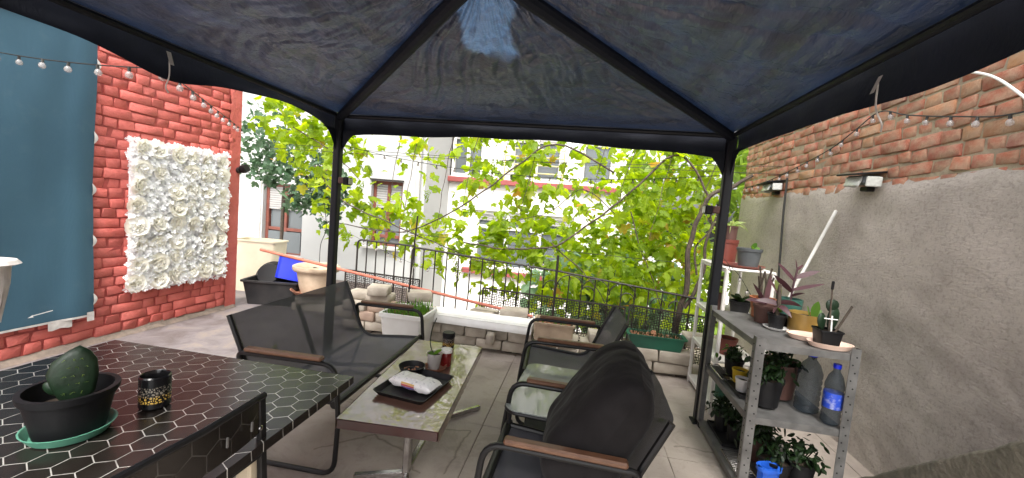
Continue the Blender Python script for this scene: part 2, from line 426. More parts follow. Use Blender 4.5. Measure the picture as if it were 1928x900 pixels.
def cover_mat():
    m, t, b = newmat('brown table top under clear plastic')
    f = noise_n(t, 3, 5, 0.6, dist=1.0)
    c = ramp(t, f, [(0.3, (0.10, 0.048, 0.032)), (0.55, (0.17, 0.09, 0.065)), (0.8, (0.25, 0.165, 0.115))])
    g = noise_n(t, 6, 3)
    c = mixc(t, ramp(t, g, [(0.55, (0, 0, 0)), (0.75, (0.6, 0.6, 0.6))]), c, (0.24, 0.175, 0.11))
    t.links.new(c, b.inputs['Base Color'])
    b.inputs['Roughness'].default_value = 0.35
    b.inputs['Coat Weight'].default_value = 1.0
    b.inputs['Coat IOR'].default_value = 1.85
    b.inputs['Coat Roughness'].default_value = 0.03
    h = noise_n(t, 7, 3, 0.5, dist=1.5)
    n = N(t, 'ShaderNodeBump'); n.inputs['Strength'].default_value = 0.22; n.inputs['Distance'].default_value = 0.02
    t.links.new(h, n.inputs['Height']); t.links.new(n.outputs[0], b.inputs['Coat Normal'])
    return m
MAT['cover'] = cover_mat()
MAT['table_edge'] = pm('dark red brown edge', (0.040, 0.011, 0.010), (0.025, 0.008, 0.008), rough=0.3, scale=8, coat=0.5)

def sling_mat():
    m, t, b = newmat('charcoal mesh sling')
    t.links.new(ramp(t, noise_n(t, 3, 4), [(0.3, (0.046, 0.046, 0.056)), (0.7, (0.070, 0.070, 0.083))]), b.inputs['Base Color'])
    b.inputs['Roughness'].default_value = 0.6
    b.inputs['Specular IOR Level'].default_value = 0.25
    b.inputs['Sheen Weight'].default_value = 0.04
    tc = N(t, 'ShaderNodeTexCoord')
    w = N(t, 'ShaderNodeTexWave'); w.inputs['Scale'].default_value = 150; w.bands_direction = 'Y'
    t.links.new(tc.outputs['Object'], w.inputs['Vector']); bump(t, b, w.outputs['Fac'], 0.15, 0.002)
    tr = N(t, 'ShaderNodeBsdfTransparent'); tr.inputs[0].default_value = (0.9, 0.9, 0.95, 1)
    mx = N(t, 'ShaderNodeMixShader'); mx.inputs[0].default_value = 0.10
    t.links.new(b.outputs[0], mx.inputs[1]); t.links.new(tr.outputs[0], mx.inputs[2])
    t.links.new(mx.outputs[0], t.nodes['Material Output'].inputs[0])
    return m
MAT['sling'] = sling_mat()
def cushion_mat():
    m, t, b = newmat('charcoal cushion cloth')
    t.links.new(ramp(t, noise_n(t, 8, 5), [(0.3, (0.010, 0.009, 0.0095)), (0.7, (0.017, 0.0155, 0.0163))]), b.inputs['Base Color'])
    b.inputs['Roughness'].default_value = 0.9
    b.inputs['Specular IOR Level'].default_value = 0.15
    b.inputs['Sheen Weight'].default_value = 0.05
    b.inputs['Sheen Roughness'].default_value = 0.4
    bump(t, b, noise_n(t, 9, 4, 0.5), 0.35, 0.03)
    return m
MAT['cushion'] = cushion_mat()

def glass_mat(name, colr, rough=0.05, tfac=0.6, spec=0.5):
    m, t, b = newmat(name)
    b.inputs['Base Color'].default_value = (*colr, 1)
    b.inputs['Roughness'].default_value = rough
    b.inputs['Specular IOR Level'].default_value = spec
    b.inputs['Coat Weight'].default_value = 0.6
    tr = N(t, 'ShaderNodeBsdfTransparent'); tr.inputs[0].default_value = (*[min(1, x + 0.45) for x in colr], 1)
    mx = N(t, 'ShaderNodeMixShader'); mx.inputs[0].default_value = tfac
    t.links.new(b.outputs[0], mx.inputs[1]); t.links.new(tr.outputs[0], mx.inputs[2])
    t.links.new(mx.outputs[0], t.nodes['Material Output'].inputs[0])
    return m
MAT['glass_top'] = glass_mat('frosted green glass', (0.40, 0.44, 0.42), 0.2, 0.4)
MAT['pane'] = glass_mat('window glass', (0.16, 0.18, 0.19), 0.06, 0.35)
MAT['bottle'] = glass_mat('clear bottle plastic', (0.10, 0.13, 0.16), 0.06, 0.87)
MAT['bulb'] = glass_mat('clear bulb glass', (0.45, 0.43, 0.42), 0.06, 0.6)
MAT['cup'] = glass_mat('milky cup plastic', (0.55, 0.52, 0.50), 0.25, 0.45)

def leopard_mat():
    m, t, b = newmat('black jar with gold flecks')
    tc = N(t, 'ShaderNodeTexCoord')
    s = N(t, 'ShaderNodeSeparateXYZ'); t.links.new(tc.outputs['Object'], s.inputs[0])
    v = N(t, 'ShaderNodeTexVoronoi', feature='DISTANCE_TO_EDGE'); v.inputs['Scale'].default_value = 130
    t.links.new(tc.outputs['Object'], v.inputs['Vector'])
    spot = ramp(t, v.outputs['Distance'], [(0.12, (0, 0, 0)), (0.2, (1, 1, 1))])
    zn = math_n(t, 'FLOORED_MODULO', math_n(t, 'MULTIPLY', s.outputs['Z'], 1), 10)
    lo = N(t, 'ShaderNodeMapRange'); lo.inputs['From Min'].default_value = 0.018; lo.inputs['From Max'].default_value = 0.022; t.links.new(zn, lo.inputs['Value'])
    hi = N(t, 'ShaderNodeMapRange'); hi.inputs['From Min'].default_value = 0.070; hi.inputs['From Max'].default_value = 0.066; t.links.new(zn, hi.inputs['Value'])
    band = math_n(t, 'MULTIPLY', lo.outputs[0], hi.outputs[0])
    gsel = ramp(t, zn, [(0.036, (0.75, 0.48, 0.10)), (0.044, (0.25, 0.22, 0.18))])
    t.links.new(mixc(t, math_n(t, 'MULTIPLY', spot, band), (0.008, 0.008, 0.009), gsel), b.inputs['Base Color'])
    b.inputs['Roughness'].default_value = 0.18
    return m
MAT['leopard'] = leopard_mat()

def wipes_mat():
    m, t, b = newmat('printed wipes film')
    tc = N(t, 'ShaderNodeTexCoord')
    s = N(t, 'ShaderNodeSeparateXYZ'); t.links.new(tc.outputs['Object'], s.inputs[0])
    def band(src, a, c, e=0.002):
        p = N(t, 'ShaderNodeMapRange'); p.inputs['From Min'].default_value = a - e; p.inputs['From Max'].default_value = a + e; t.links.new(src, p.inputs['Value'])
        q = N(t, 'ShaderNodeMapRange'); q.inputs['From Min'].default_value = c + e; q.inputs['From Max'].default_value = c - e; t.links.new(src, q.inputs['Value'])
        return math_n(t, 'MULTIPLY', p.outputs[0], q.outputs[0])
    c = ramp(t, noise_n(t, 45, 4, 0.7), [(0.56, (0.80, 0.80, 0.80)), (0.64, (0.45, 0.45, 0.5))])
    side = band(s.outputs['Y'], -0.2, -0.034)
    xr = band(s.outputs['X'], -0.045, 0.035)
    for z0, z1, cc in ((0.022, 0.032, (0.55, 0.10, 0.10)), (0.033, 0.041, (0.62, 0.40, 0.12)), (0.010, 0.021, (0.16, 0.10, 0.36))):
        c = mixc(t, math_n(t, 'MULTIPLY', math_n(t, 'MULTIPLY', band(s.outputs['Z'], z0, z1, 0.0008), xr), side), c, cc)
    t.links.new(c, b.inputs['Base Color'])
    b.inputs['Roughness'].default_value = 0.3
    bump(t, b, noise_n(t, 40, 4, 0.6), 0.5, 0.006)
    return m
MAT['wipes'] = wipes_mat()

# ------------------------------------------------------------------ mesh helpers
def fillet(pts, r, n=5):
    pts = [Vector(p) for p in pts]
    out = [pts[0]]
    for i in range(1, len(pts) - 1):
        a, p, b = pts[i - 1], pts[i], pts[i + 1]
        d1, d2 = (a - p), (b - p)
        k = min(r, d1.length * 0.49, d2.length * 0.49)
        s, e = p + d1.normalized() * k, p + d2.normalized() * k
        for j in range(n + 1):
            u = j / n
            out.append(s * (1 - u) ** 2 + p * 2 * u * (1 - u) + e * u * u)
    out.append(pts[-1])
    return out

def smooth_path(pts, n=6):
    pts = [Vector(p) for p in pts]
    P = [pts[0] * 2 - pts[1]] + pts + [pts[-1] * 2 - pts[-2]]
    out = []
    for i in range(1, len(P) - 2):
        a, b, c, d = P[i - 1:i + 3]
        for j in range(n):
            u = j / n
            out.append(0.5 * ((2 * b) + (c - a) * u + (2 * a - 5 * b + 4 * c - d) * u * u + (3 * b - a - 3 * c + d) * u ** 3))
    out.append(pts[-1])
    return out

def sag(a, b, s, n=12):
    a, b = Vector(a), Vector(b)
    return [a.lerp(b, i / n) - Vector((0, 0, s * 4 * (i / n) * (1 - i / n))) for i in range(n + 1)]

class MB:
    def __init__(self):
        self.v, self.f, self.r = [], [], []
    def add(self, vs, fs, rv=None):
        o = len(self.v)
        self.v += [Vector(x) for x in vs]
        self.f += [tuple(i + o for i in q) for q in fs]
        if rv is not None: self.r += [rv] * len(vs)
        return self
    def box(self, c, s, rot=None, ch=0.0):
        hx = [x / 2 for x in s]
        M3 = (rot if isinstance(rot, Matrix) else Euler(rot).to_matrix()) if rot is not None else None
        vs, key = [], {}
        sg = [(x, y, z) for x in (-1, 1) for y in (-1, 1) for z in (-1, 1)]
        if ch <= 0:
            for q in sg: key[q] = len(vs); vs.append(Vector([q[i] * hx[i] for i in range(3)]))
            fs = []
            for a in range(3):
                for s_ in (-1, 1):
                    b, c_ = (a + 1) % 3, (a + 2) % 3
                    q = []
                    for u, w in ((-1, -1), (1, -1), (1, 1), (-1, 1)):
                        k = [0, 0, 0]; k[a] = s_; k[b] = u; k[c_] = w
                        q.append(key[tuple(k)])
                    fs.append(tuple(q if s_ > 0 else q[::-1]))
        else:
            for q in sg:
                for a in range(3):
                    key[(q, a)] = len(vs)
                    vs.append(Vector([q[i] * (hx[i] if i == a else hx[i] - ch) for i in range(3)]))
            fs = []
            for a in range(3):
                b, c_ = (a + 1) % 3, (a + 2) % 3
                for s_ in (-1, 1):
                    q = []
                    for u, w in ((-1, -1), (1, -1), (1, 1), (-1, 1)):
                        k = [0, 0, 0]; k[a] = s_; k[b] = u; k[c_] = w
                        q.append(key[(tuple(k), a)])
                    fs.append(q)
                for s_ in (-1, 1):
                    for u in (-1, 1):
                        k1 = [0, 0, 0]; k1[a] = s_; k1[b] = u; k1[c_] = -1
                        k2 = list(k1); k2[c_] = 1
                        fs.append([key[(tuple(k1), a)], key[(tuple(k2), a)], key[(tuple(k2), b)], key[(tuple(k1), b)]])
            for q in sg: fs.append([key[(q, 0)], key[(q, 1)], key[(q, 2)]])
            g = []
            for q in fs:
                nrm = (vs[q[1]] - vs[q[0]]).cross(vs[q[2]] - vs[q[0]])
                ctr = sum((vs[i] for i in q), Vector())
                g.append(tuple(q) if nrm.dot(ctr) > 0 else tuple(q[::-1]))
            fs = g
        c = Vector(c)
        return self.add([(M3 @ p if M3 else p) + c for p in vs], fs)
    def bar(self, p0, p1, w, h=None, up=(0, 0, 1), ch=0.0):
        p0, p1 = Vector(p0), Vector(p1)
        h = h or w
        z = (p1 - p0)
        L = z.length
        z.normalize()
        up = Vector(up)
        if abs(z.dot(up)) > 0.98: up = Vector((1, 0, 0))
        x = up.cross(z).normalized()
        y = z.cross(x)
        M3 = Matrix((x, y, z)).transposed()
        return self.box((p0 + p1) / 2, (w, h, L), M3, ch)
    def tube(self, pts, r, n=8, caps=True):
        pts = [Vector(p) for p in pts]
        rs = r if isinstance(r, (list, tuple)) else [r] * len(pts)
        vs, fs = [], []
        prev = None
        for i, p in enumerate(pts):
            t_ = (pts[min(i + 1, len(pts) - 1)] - pts[max(i - 1, 0)])
            if t_.length < 1e-9: t_ = Vector((0, 0, 1))
            t_.normalize()
            if prev is None:
                a = Vector((0, 0, 1)) if abs(t_.z) < 0.9 else Vector((1, 0, 0))
                x = a.cross(t_).normalized()
            else:
                x = (prev - t_ * prev.dot(t_)).normalized()
            prev = x
            y = t_.cross(x)
            for k in range(n):
                an = 2 * math.pi * k / n
                vs.append(p + (x * math.cos(an) + y * math.sin(an)) * rs[i])
        for i in range(len(pts) - 1):
            for k in range(n):
                a, b = i * n + k, i * n + (k + 1) % n
                fs.append((a, b, b + n, a + n))
        if caps:
            fs.append(tuple(range(n - 1, -1, -1)))
            fs.append(tuple(range((len(pts) - 1) * n, len(pts) * n)))
        return self.add(vs, fs)
    def lathe(self, prof, c=(0, 0, 0), n=20, sx=1.0, sy=1.0, rot=None):
        c = Vector(c)
        vs, fs = [], []
        for r_, z in prof:
            for k in range(n):
                an = 2 * math.pi * k / n
                p = Vector((r_ * math.cos(an) * sx, r_ * math.sin(an) * sy, z))
                if rot is not None: p = rot @ p
                vs.append(c + p)
        for i in range(len(prof) - 1):
            for k in range(n):
                a, b = i * n + k, i * n + (k + 1) % n
                fs.append((a, b, b + n, a + n))
        if prof[0][0] > 1e-6: fs.append(tuple(range(n - 1, -1, -1)))
        if prof[-1][0] > 1e-6: fs.append(tuple(range((len(prof) - 1) * n, len(prof) * n)))
        return self.add(vs, fs)
    def grid(self, nu, nv, fn, rv=None):
        vs = [fn(i / nu, j / nv) for j in range(nv + 1) for i in range(nu + 1)]
        fs = [(j * (nu + 1) + i, j * (nu + 1) + i + 1, (j + 1) * (nu + 1) + i + 1, (j + 1) * (nu + 1) + i) for j in range(nv) for i in range(nu)]
        return self.add(vs, fs, rv)
    def mesh(self, name, mat, off=None, angle=35, smooth=True):
        me = bpy.data.meshes.new(name)
        vs = self.v if off is None else [p - off for p in self.v]
        me.from_pydata([tuple(p) for p in vs], [], self.f)
        if self.r:
            at = me.attributes.new('rnd', 'FLOAT', 'POINT')
            at.data.foreach_set('value', self.r)
        if mat is not None: me.materials.append(MAT[mat])
        if smooth:
            me.polygons.foreach_set('use_smooth', [True] * len(me.polygons))
            me.set_sharp_from_angle(angle=R(angle))
        me.update()
        return me
    def build(self, name, mat, parent=None, local=False, angle=35, smooth=True, kind=None, label=None):
        off = Vector()
        if parent is not None and not local: off = wloc(parent)
        o = bpy.data.objects.new(name, self.mesh(name, mat, off, angle, smooth))
        col.objects.link(o)
        if parent is not None: o.parent = parent
        if kind: o['kind'] = kind
        if label: o['label'] = label
        return o

def wloc(o):
    v = Vector()
    while o is not None:
        v += o.location
        o = o.parent
    return v

def tag(o, label, cat, group=None):
    o['label'] = label
    o['category'] = cat
    o['kind'] = 'thing'
    if group: o['group'] = group
    return o

def thing(name, label, cat, loc=(0, 0, 0), group=None, rz=0.0):
    o = bpy.data.objects.new(name, None)
    o.empty_display_size = 0.1
    col.objects.link(o)
    o.location = loc
    o.rotation_euler = (0, 0, rz)
    return tag(o, label, cat, group)

def struct(o):
    o['kind'] = 'structure'
    return o

def inst(name, me, parent, loc, rot=(0, 0, 0), scale=(1, 1, 1)):
    o = bpy.data.objects.new(name, me)
    col.objects.link(o)
    o.parent = parent
    o.location = Vector(loc) - (wloc(parent) if parent else Vector())
    o.rotation_euler = rot
    o.scale = scale
    return o

def recenter(o):
    """put a one-mesh thing's origin at its base"""
    vs = [v.co.copy() for v in o.data.vertices]
    c = sum(vs, Vector()) / len(vs)
    c.z = min(v.z for v in vs)
    for v in o.data.vertices: v.co -= c
    o.location = c
    return o

def single(mb, name, mat, label, cat, group=None, **kw):
    o = mb.build(name, mat, **kw)
    recenter(o)
    return tag(o, label, cat, group)

# ------------------------------------------------------------------ setting: ground, floor
yard = MB().grid(24, 24, lambda u, v: Vector((-60 + 120 * u, -60 + 130 * v, -1.6 + 0.02 * noise.noise(Vector((u * 30, v * 30, 0)))))).build('ground', 'yard')
struct(yard)
fl = MB()
fl.box((-1.25, 1.4, -0.835), (7.9, 7.2, 1.66))
floor = struct(fl.build('terrace_floor', 'joint'))
xs = [-5.1, -3.95, -2.8, -1.655, -0.505, 0.655, 1.8, 2.6]
ys = [-2.1, -0.92, 0.23, 1.38, 2.53, 3.68, 4.9]
for i in range(len(xs) - 1):
    for j in range(len(ys) - 1):
        g = 0.0014
        x0, x1, y0, y1 = xs[i] + g, xs[i + 1] - g, ys[j] + g, ys[j + 1] - g
        mb = MB().box(((x0 + x1) / 2, (y0 + y1) / 2, -0.024 + rnd.uniform(-0.0012, 0)), (x1 - x0, y1 - y0, 0.05), ch=0.003)
        # ragged edges
        for v in mb.v:
            v.x += rnd.uniform(-0.002, 0.002); v.y += rnd.uniform(-0.002, 0.002)
        mb.build('slab', 'floor', floor, smooth=False)

# ------------------------------------------------------------------ brick meshes
def brick_variants(L, D, Hh, mat, n=6, ch=0.008, jit=0.004, name='brick'):
    out = []
    for k in range(n):
        mb = MB().box((0, 0, 0), (D, L, Hh), ch=ch)
        rr = random.Random(k * 7 + int(L * 1000))
        # corners wander so every brick sits a little crooked
        off = {}
        for v in mb.v:
            q = (v.x > 0, v.y > 0, v.z > 0)
            if q not in off: off[q] = Vector((rr.uniform(-jit, jit), rr.uniform(-jit, jit) * 1.6, rr.uniform(-jit, jit)))
            v += off[q]
            v += Vector([rr.uniform(-jit, jit) * 0.3 for _ in range(3)])
        out.append(mb.mesh(name, mat, angle=50))
    return out

# red painted wall on the left, face at x = -3.95
rw = thing('brick_wall', 'red painted brick wall behind the white flower panel', 'wall', (-4.1, 2.4, 0))
body = MB()
body.box((-4.0945, 1.2, 1.6), (0.29, 5.86, 3.2))
body.build('joint_bed', 'red_mortar', rw)
skirt = MB().grid(70, 6, lambda u, v: Vector((-3.953 + 0.055 * (1 - v) ** 1.3 + 0.012 * noise.noise(Vector((u * 40, v * 3, 0))), -1.7 + 5.86 * u, 0.002 + (0.05 + 0.025 * noise.noise(Vector((u * 30, 0, 4)))) * v)))
skirt.build('skirting', 'skirt', rw)
pil = MB().grid(6, 60, lambda u, v: Vector((-3.935 + 0.006 * noise.noise(Vector((u * 4, v * 40, 1))), 4.03 + 0.148 * u + (0.022 * noise.noise(Vector((v * 55, 2, 0))) if u == 0 else 0), 0.02 + 3.15 * v)))
pil.grid(4, 60, lambda u, v: Vector((-3.935 - 0.3 * u, 4.178, 0.02 + 3.15 * v)))
pil.build('corner_render', 'red_brick', rw)
S_r = brick_variants(0.222, 0.05, 0.075, 'red_brick', 9, 0.0055, 0.005)
H_r = brick_variants(0.108, 0.05, 0.075, 'red_brick', 9, 0.0055, 0.005)
z = 0.085
row = 0
while z < 2.62:
    y = 1.62 + rnd.uniform(0, 0.12)
    pat = rnd.choice(['S', 'H', 'M', 'M'])
    while y < 4.04:
        k = pat if pat != 'M' else rnd.choice('SHH')
        if pat != 'M' and rnd.random() < 0.25: k = 'S' if k == 'H' else 'H'
        L = 0.222 if k == 'S' else 0.108
        sc = rnd.uniform(0.9, 1.1)
        yc = y + L * sc / 2
        end = y + L * sc
        if end > 4.05: sc *= max(0.3, (4.045 - y) / (L * sc)); yc = y + L * sc / 2
        hid = (yc < 2.66 and 0.36 < z < 2.5) or (3.1 < yc < 3.84 and 0.56 < z < 1.64)
        if not hid:
            inst('brick', rnd.choice(S_r if k == 'S' else H_r), rw, (-3.965 + rnd.uniform(-0.006, 0.006), yc, z + rnd.uniform(-0.003, 0.003)), (rnd.uniform(-0.035, 0.035), 0, rnd.uniform(-0.02, 0.02)), (1, sc, rnd.uniform(0.93, 1.08)))
        y += L * sc + rnd.uniform(0.009, 0.015)
    z += 0.0845
    row += 1

# right-hand wall: bare brick above, plaster below, face at x = 1.9
ow = thing('brick_wall', 'bare old brick wall with rough grey plaster below, behind the shelves', 'wall', (2.05, 2.4, 0))
MB().box((2.055, 1.25, 1.55), (0.29, 8.3, 3.1)).build('joint_bed', 'mortar', ow)
def plast(u, v):
    y = -2.9 + 8.3 * u
    top = 1.80 + 0.010 * (y - 2.2) + 0.045 * noise.noise(Vector((y * 2.3, 0, 3))) + 0.02 * noise.noise(Vector((y * 11, 0, 5)))
    zz = top * v
    k = noise.fractal(Vector((y * 3.5, zz * 5, 0)), 0.9, 2.1, 5)
    edge = min(1, (1 - v) * 26)
    return Vector((1.917 - 0.024 * edge ** 0.5 - 0.006 * k * edge, y, zz))
MB().grid(260, 70, plast).build('plaster', 'plaster', ow, angle=60)
S_o = brick_variants(0.215, 0.06, 0.066, 'old_brick', 8, 0.005, 0.005)
H_o = brick_variants(0.104, 0.06, 0.066, 'old_brick', 8, 0.005, 0.005)
z = 1.772
row = 0
while z < 2.62:
    y = 1.3 + rnd.uniform(0, 0.1)
    while y < 5.36:
        k = rnd.choice('SSH') if row % 2 else rnd.choice('SHH')
        L = 0.215 if k == 'S' else 0.104
        sc = rnd.uniform(0.9, 1.08)
        if y + L * sc > 5.4: sc = max(0.25, (5.4 - y) / L)
        inst('brick', rnd.choice(S_o if k == 'S' else H_o), ow, (1.931 + rnd.uniform(-0.007, 0.007), y + L * sc / 2, z + 0.010 * (y - 2.2) * 0.7 + rnd.uniform(-0.003, 0.003)), (rnd.uniform(-0.03, 0.03) - 0.007, 0, rnd.uniform(-0.02, 0.02)), (1, sc, rnd.uniform(0.93, 1.06)))
        y += L * sc + rnd.uniform(0.010, 0.018)
    z += 0.0775
    row += 1

# sloping parapet low on the right
par = MB()
def ptop(y): return 0.291 + (2.18 - y) * 0.855
NP = 30
vs, fs = [], []
for i in range(NP + 1):
    y = 0.95 + 1.55 * i / NP
    zt = max(0.05, ptop(y)) + 0.012 * noise.noise(Vector((y * 14, 0, 0))) + 0.006 * noise.noise(Vector((y * 40, 0, 0)))
    for x, zz in ((1.485, 0.0), (1.5, zt - 0.02), (1.515, zt), (1.84, zt + 0.005), (1.84, 0.0)):
        vs.append((x + 0.006 * noise.noise(Vector((y * 20, x * 9, 1))), y, zz))
for i in range(NP):
    for k in range(4):
        a = i * 5 + k
        fs.append((a, a + 1, a + 6, a + 5))
fs += [(0, 1, 2, 3, 4), tuple(NP * 5 + k for k in (4, 3, 2, 1, 0))]
par.add(vs, fs)
single(par, 'parapet', 'ledge', 'mossy grey sloping cement parapet in the lower right corner', 'parapet', angle=50)

# ------------------------------------------------------------------ houses beyond the terrace
def window(parent, y, x0, x1, z0, z1, frame, fw=0.06, mull=(), trans=(), blind=0.0, curtain=False, dark_low=0.0):
    """a window set into the facade plane y (facing -y): reveal, frame, panes"""
    w = MB()
    w.box(((x0 + x1) / 2, y + 0.02, z1 - fw / 2), (x1 - x0, 0.09, fw), ch=0.006)
    w.box(((x0 + x1) / 2, y + 0.02, z0 + fw / 2), (x1 - x0, 0.09, fw), ch=0.006)
    for xx in (x0 + fw / 2, x1 - fw / 2) + tuple(mull):
        w.box((xx, y + 0.022, (z0 + z1) / 2), (fw, 0.086, z1 - z0 - 2 * fw), ch=0.006)
    for zz in trans:
        w.box(((x0 + x1) / 2, y + 0.024, zz), (x1 - x0 - 2 * fw, 0.08, fw * 0.9), ch=0.006)
    o = w.build('window', frame, parent)
    edges = [x0 + fw] + [m for m in mull] + [x1 - fw]
    for a, b in zip(edges[:-1], edges[1:]):
        MB().box(((a + b) / 2, y + 0.045, (z0 + z1) / 2), (b - a - fw * 0.4, 0.012, z1 - z0 - fw), ).build('pane', 'pane', o)
    if curtain:
        MB().grid(40, 4, lambda u, v: Vector((x0 + fw + (x1 - x0 - 2 * fw) * u, y + 0.10 + 0.018 * math.sin(u * 60), z0 + (z1 - z0) * v))).build('curtain', 'curtain', o)
    if blind:
        n = max(3, int(blind / 0.05))
        m = MB()
        for i in range(n):
            m.box(((x0 + x1) / 2, y + 0.005, z1 - 0.02 - (i + 0.5) * blind / n), (x1 - x0 - 0.04, 0.02, blind / n - 0.006), ch=0.004)
        m.build('roller_blind', 'blind', o)
    return o

def facade(parent, y, x0, x1, z0, z1, holes, mat, depth=0.3):
    """wall with real openings, built as strips between the holes"""
    m = MB()
    xe = sorted({x0, x1, *[h[0] for h in holes], *[h[1] for h in holes]})
    for a, b in zip(xe[:-1], xe[1:]):
        cuts = sorted([(h[2], h[3]) for h in holes if h[0] <= a + 1e-6 and h[1] >= b - 1e-6])
        z = z0
        for c in cuts + [(z1, z1)]:
            if c[0] - z > 1e-4:
                m.add([(a, y, z), (b, y, z), (b, y, c[0]), (a, y, c[0])], [(0, 1, 2, 3)])
            z = c[1]
    for h in holes:
        a, b, c, d = h
        for q in (((a, c), (a, d)), ((b, d), (b, c)), ((a, d), (b, d)), ((b, c), (a, c))):
            (p0, q0), (p1, q1) = q
            m.add([(p0, y, q0), (p1, y, q1), (p1, y + depth, q1), (p0, y + depth, q0)], [(0, 1, 2, 3)])
        m.add([(a, y + depth, c), (b, y + depth, c), (b, y + depth, d), (a, y + depth, d)], [(0, 1, 2, 3)])
    for xx in (x0, x1):
        m.add([(xx, y, z0), (xx, y + 7, z0), (xx, y + 7, z1), (xx, y, z1)], [(0, 1, 2, 3)])
    m.add([(x0, y, z1), (x1, y, z1), (x1, y + 7, z1), (x0, y + 7, z1)], [(0, 1, 2, 3)])
    return m.build('wall', mat, parent, smooth=False)

h1 = thing('house', 'pale grey rendered house with brown framed windows beyond the fence', 'house', (-6, 8.4, -1.6))
facade(h1, 8.0, -11.5, -3.2, -1.6, 3.9, [(-6.93, -5.95, 0.0, 1.55), (-4.38, -3.68, 0.42, 1.78)], 'stucco_grey', 0.25)
w1 = window(h1, 8.12, -6.93, -5.95, 0.0, 1.55, 'brown_frame', 0.075, (-6.44,), (0.55,), 0.55, True)
MB().box((-6.44, 8.10, 0.27), (0.80, 0.02, 0.46)).build('lower_panel', 'pane', w1)
MB().box((-7.02, 7.985, 0.75), (0.10, 0.05, 1.7), ch=0.008).build('window_surround', 'white_paint', h1)
MB().box((-6.44, 7.96, -0.04), (1.14, 0.18, 0.06), ch=0.008).build('sill', 'sill_grey', h1)
w2 = window(h1, 8.12, -4.38, -3.68, 0.42, 1.78, 'brown_frame', 0.07, (-4.03,), (0.62,), 0.55, True)
MB().box((-4.03, 7.96, 0.385), (0.92, 0.18, 0.06), ch=0.008).build('sill', 'sill_grey', h1)
MB().box((-4.03, 7.975, 1.80), (0.74, 0.06, 0.03)).build('lintel', 'iron', h1)
for i in range(9):
    MB().box((-3.47 - 0.52 * i, 7.97, -0.72), (0.51, 0.06, 0.62), ch=0.004).build('plinth_tile', 'plinth', h1)
MB().tube([(-3.33, 7.93, -1.5), (-3.33, 7.93, 3.8)], 0.045, 10).build('downpipe', 'sill_grey', h1)

h2 = thing('house', 'white rendered house with red window sills behind the vine', 'house', (0, 9.7, -1.6))
facade(h2, 9.5, -4.6, 1.55, -1.6, 4.6, [(-2.5, -0.15, -0.05, 1.34), (-1.75, -0.55, 2.1, 3.4), (-0.12, 0.62, 2.1, 3.4), (-3.2, -2.4, 2.1, 3.4)], 'stucco_white', 0.25)
window(h2, 9.6, -2.5, -0.15, -0.05, 1.34, 'white_paint', 0.09, (-1.72, -0.93), (0.95,), 0.22, True)
window(h2, 9.6, -1.75, -0.55, 2.1, 3.4, 'white_paint', 0.08, (-1.15,), (), 0.4, True)
window(h2, 9.6, -0.12, 0.62, 2.1, 3.4, 'white_paint', 0.08, (), (), 0.4, True)
window(h2, 9.6, -3.2, -2.4, 2.1, 3.4, 'white_paint', 0.08, (-2.8,), (), 0.4, True)
for (a, b, zz) in ((-2.7, 0.0, -0.115), (-3.3, 0.75, 2.02)):
    MB().box(((a + b) / 2, 9.44, zz), (b - a, 0.16, 0.12), ch=0.01).build('sill', 'sill_red', h2)
yr = MB()
for zz in (2.28, 2.46, 2.64, 2.82): yr.tube([(-1.85, 9.38, zz), (-0.5, 9.38, zz)], 0.014, 6)
for xx in (-1.85, -1.18, -0.5): yr.tube([(xx, 9.38, 2.08), (xx, 9.38, 2.86)], 0.016, 6)
yr.build('window_rail', 'yellow_paint', h2)
lk = MB().tube([(1.22, 9.44, -1.5), (1.22, 9.44, 4.5)], 0.05, 10)
lk.build('downpipe', 'sill_grey', h2)

# ------------------------------------------------------------------ gazebo
GX0, GX1, GY0, GY1 = -1.99, 0.97, 0.06, 3.07
EZ = 2.07
PK = Vector((-0.46, 1.60, 2.36))
gz = thing('gazebo', 'navy tarpaulin gazebo on black steel posts over the terrace', 'gazebo', ((GX0 + GX1) / 2, (GY0 + GY1) / 2, 0))
CR = [Vector((GX0, GY1, EZ)), Vector((GX1, GY1, EZ)), Vector((GX1, GY0, EZ)), Vector((GX0, GY0, EZ))]
def roof_pt(A, B, u, v, seed):
    P = A.lerp(B, u).lerp(PK, v)
    e = 4 * u * (1 - u)
    P.z -= 0.055 * math.sin(math.pi * min(1, v * 1.02)) * e
    d = noise.noise(Vector((P.x * 2.2 + seed, P.y * 2.2, 0)))
    # fans of creases drawn towards the corners and the hub
    rg = lambda q: (1 - min(1, abs(q) * 3.2)) ** 1.5
    cr = rg(noise.noise(Vector((u * 13 + seed * 3 + d * 1.5, v * 1.6, seed))))
    cf = rg(noise.noise(Vector((u * 34 + d * 2, v * 3.0, seed + 2))))
    c2 = rg(noise.noise(Vector((u * 6 + d * 2, v * 20 + d * 3, seed + 5))))
    c3 = noise.fractal(Vector((P.x * 9, P.y * 9, seed)), 0.9, 2.0, 4)
    k = min(1, e * 2) * min(1, v * 10) * (0.35 + 0.65 * min(1, (1 - v) * 6))
    near = math.exp(-((P.x + 0.55) ** 2 + (P.y - 2.25) ** 2) / 0.10) if seed == 0 else 0
    ang = math.atan2(P.y - 1.9, P.x + 0.55)
    P.z += k * (0.016 * cr + 0.007 * cf + 0.010 * c2 + 0.007 * c3 + 0.02 * d) + 0.006 * near * math.sin(ang * 18 + 2 * d)
    return P
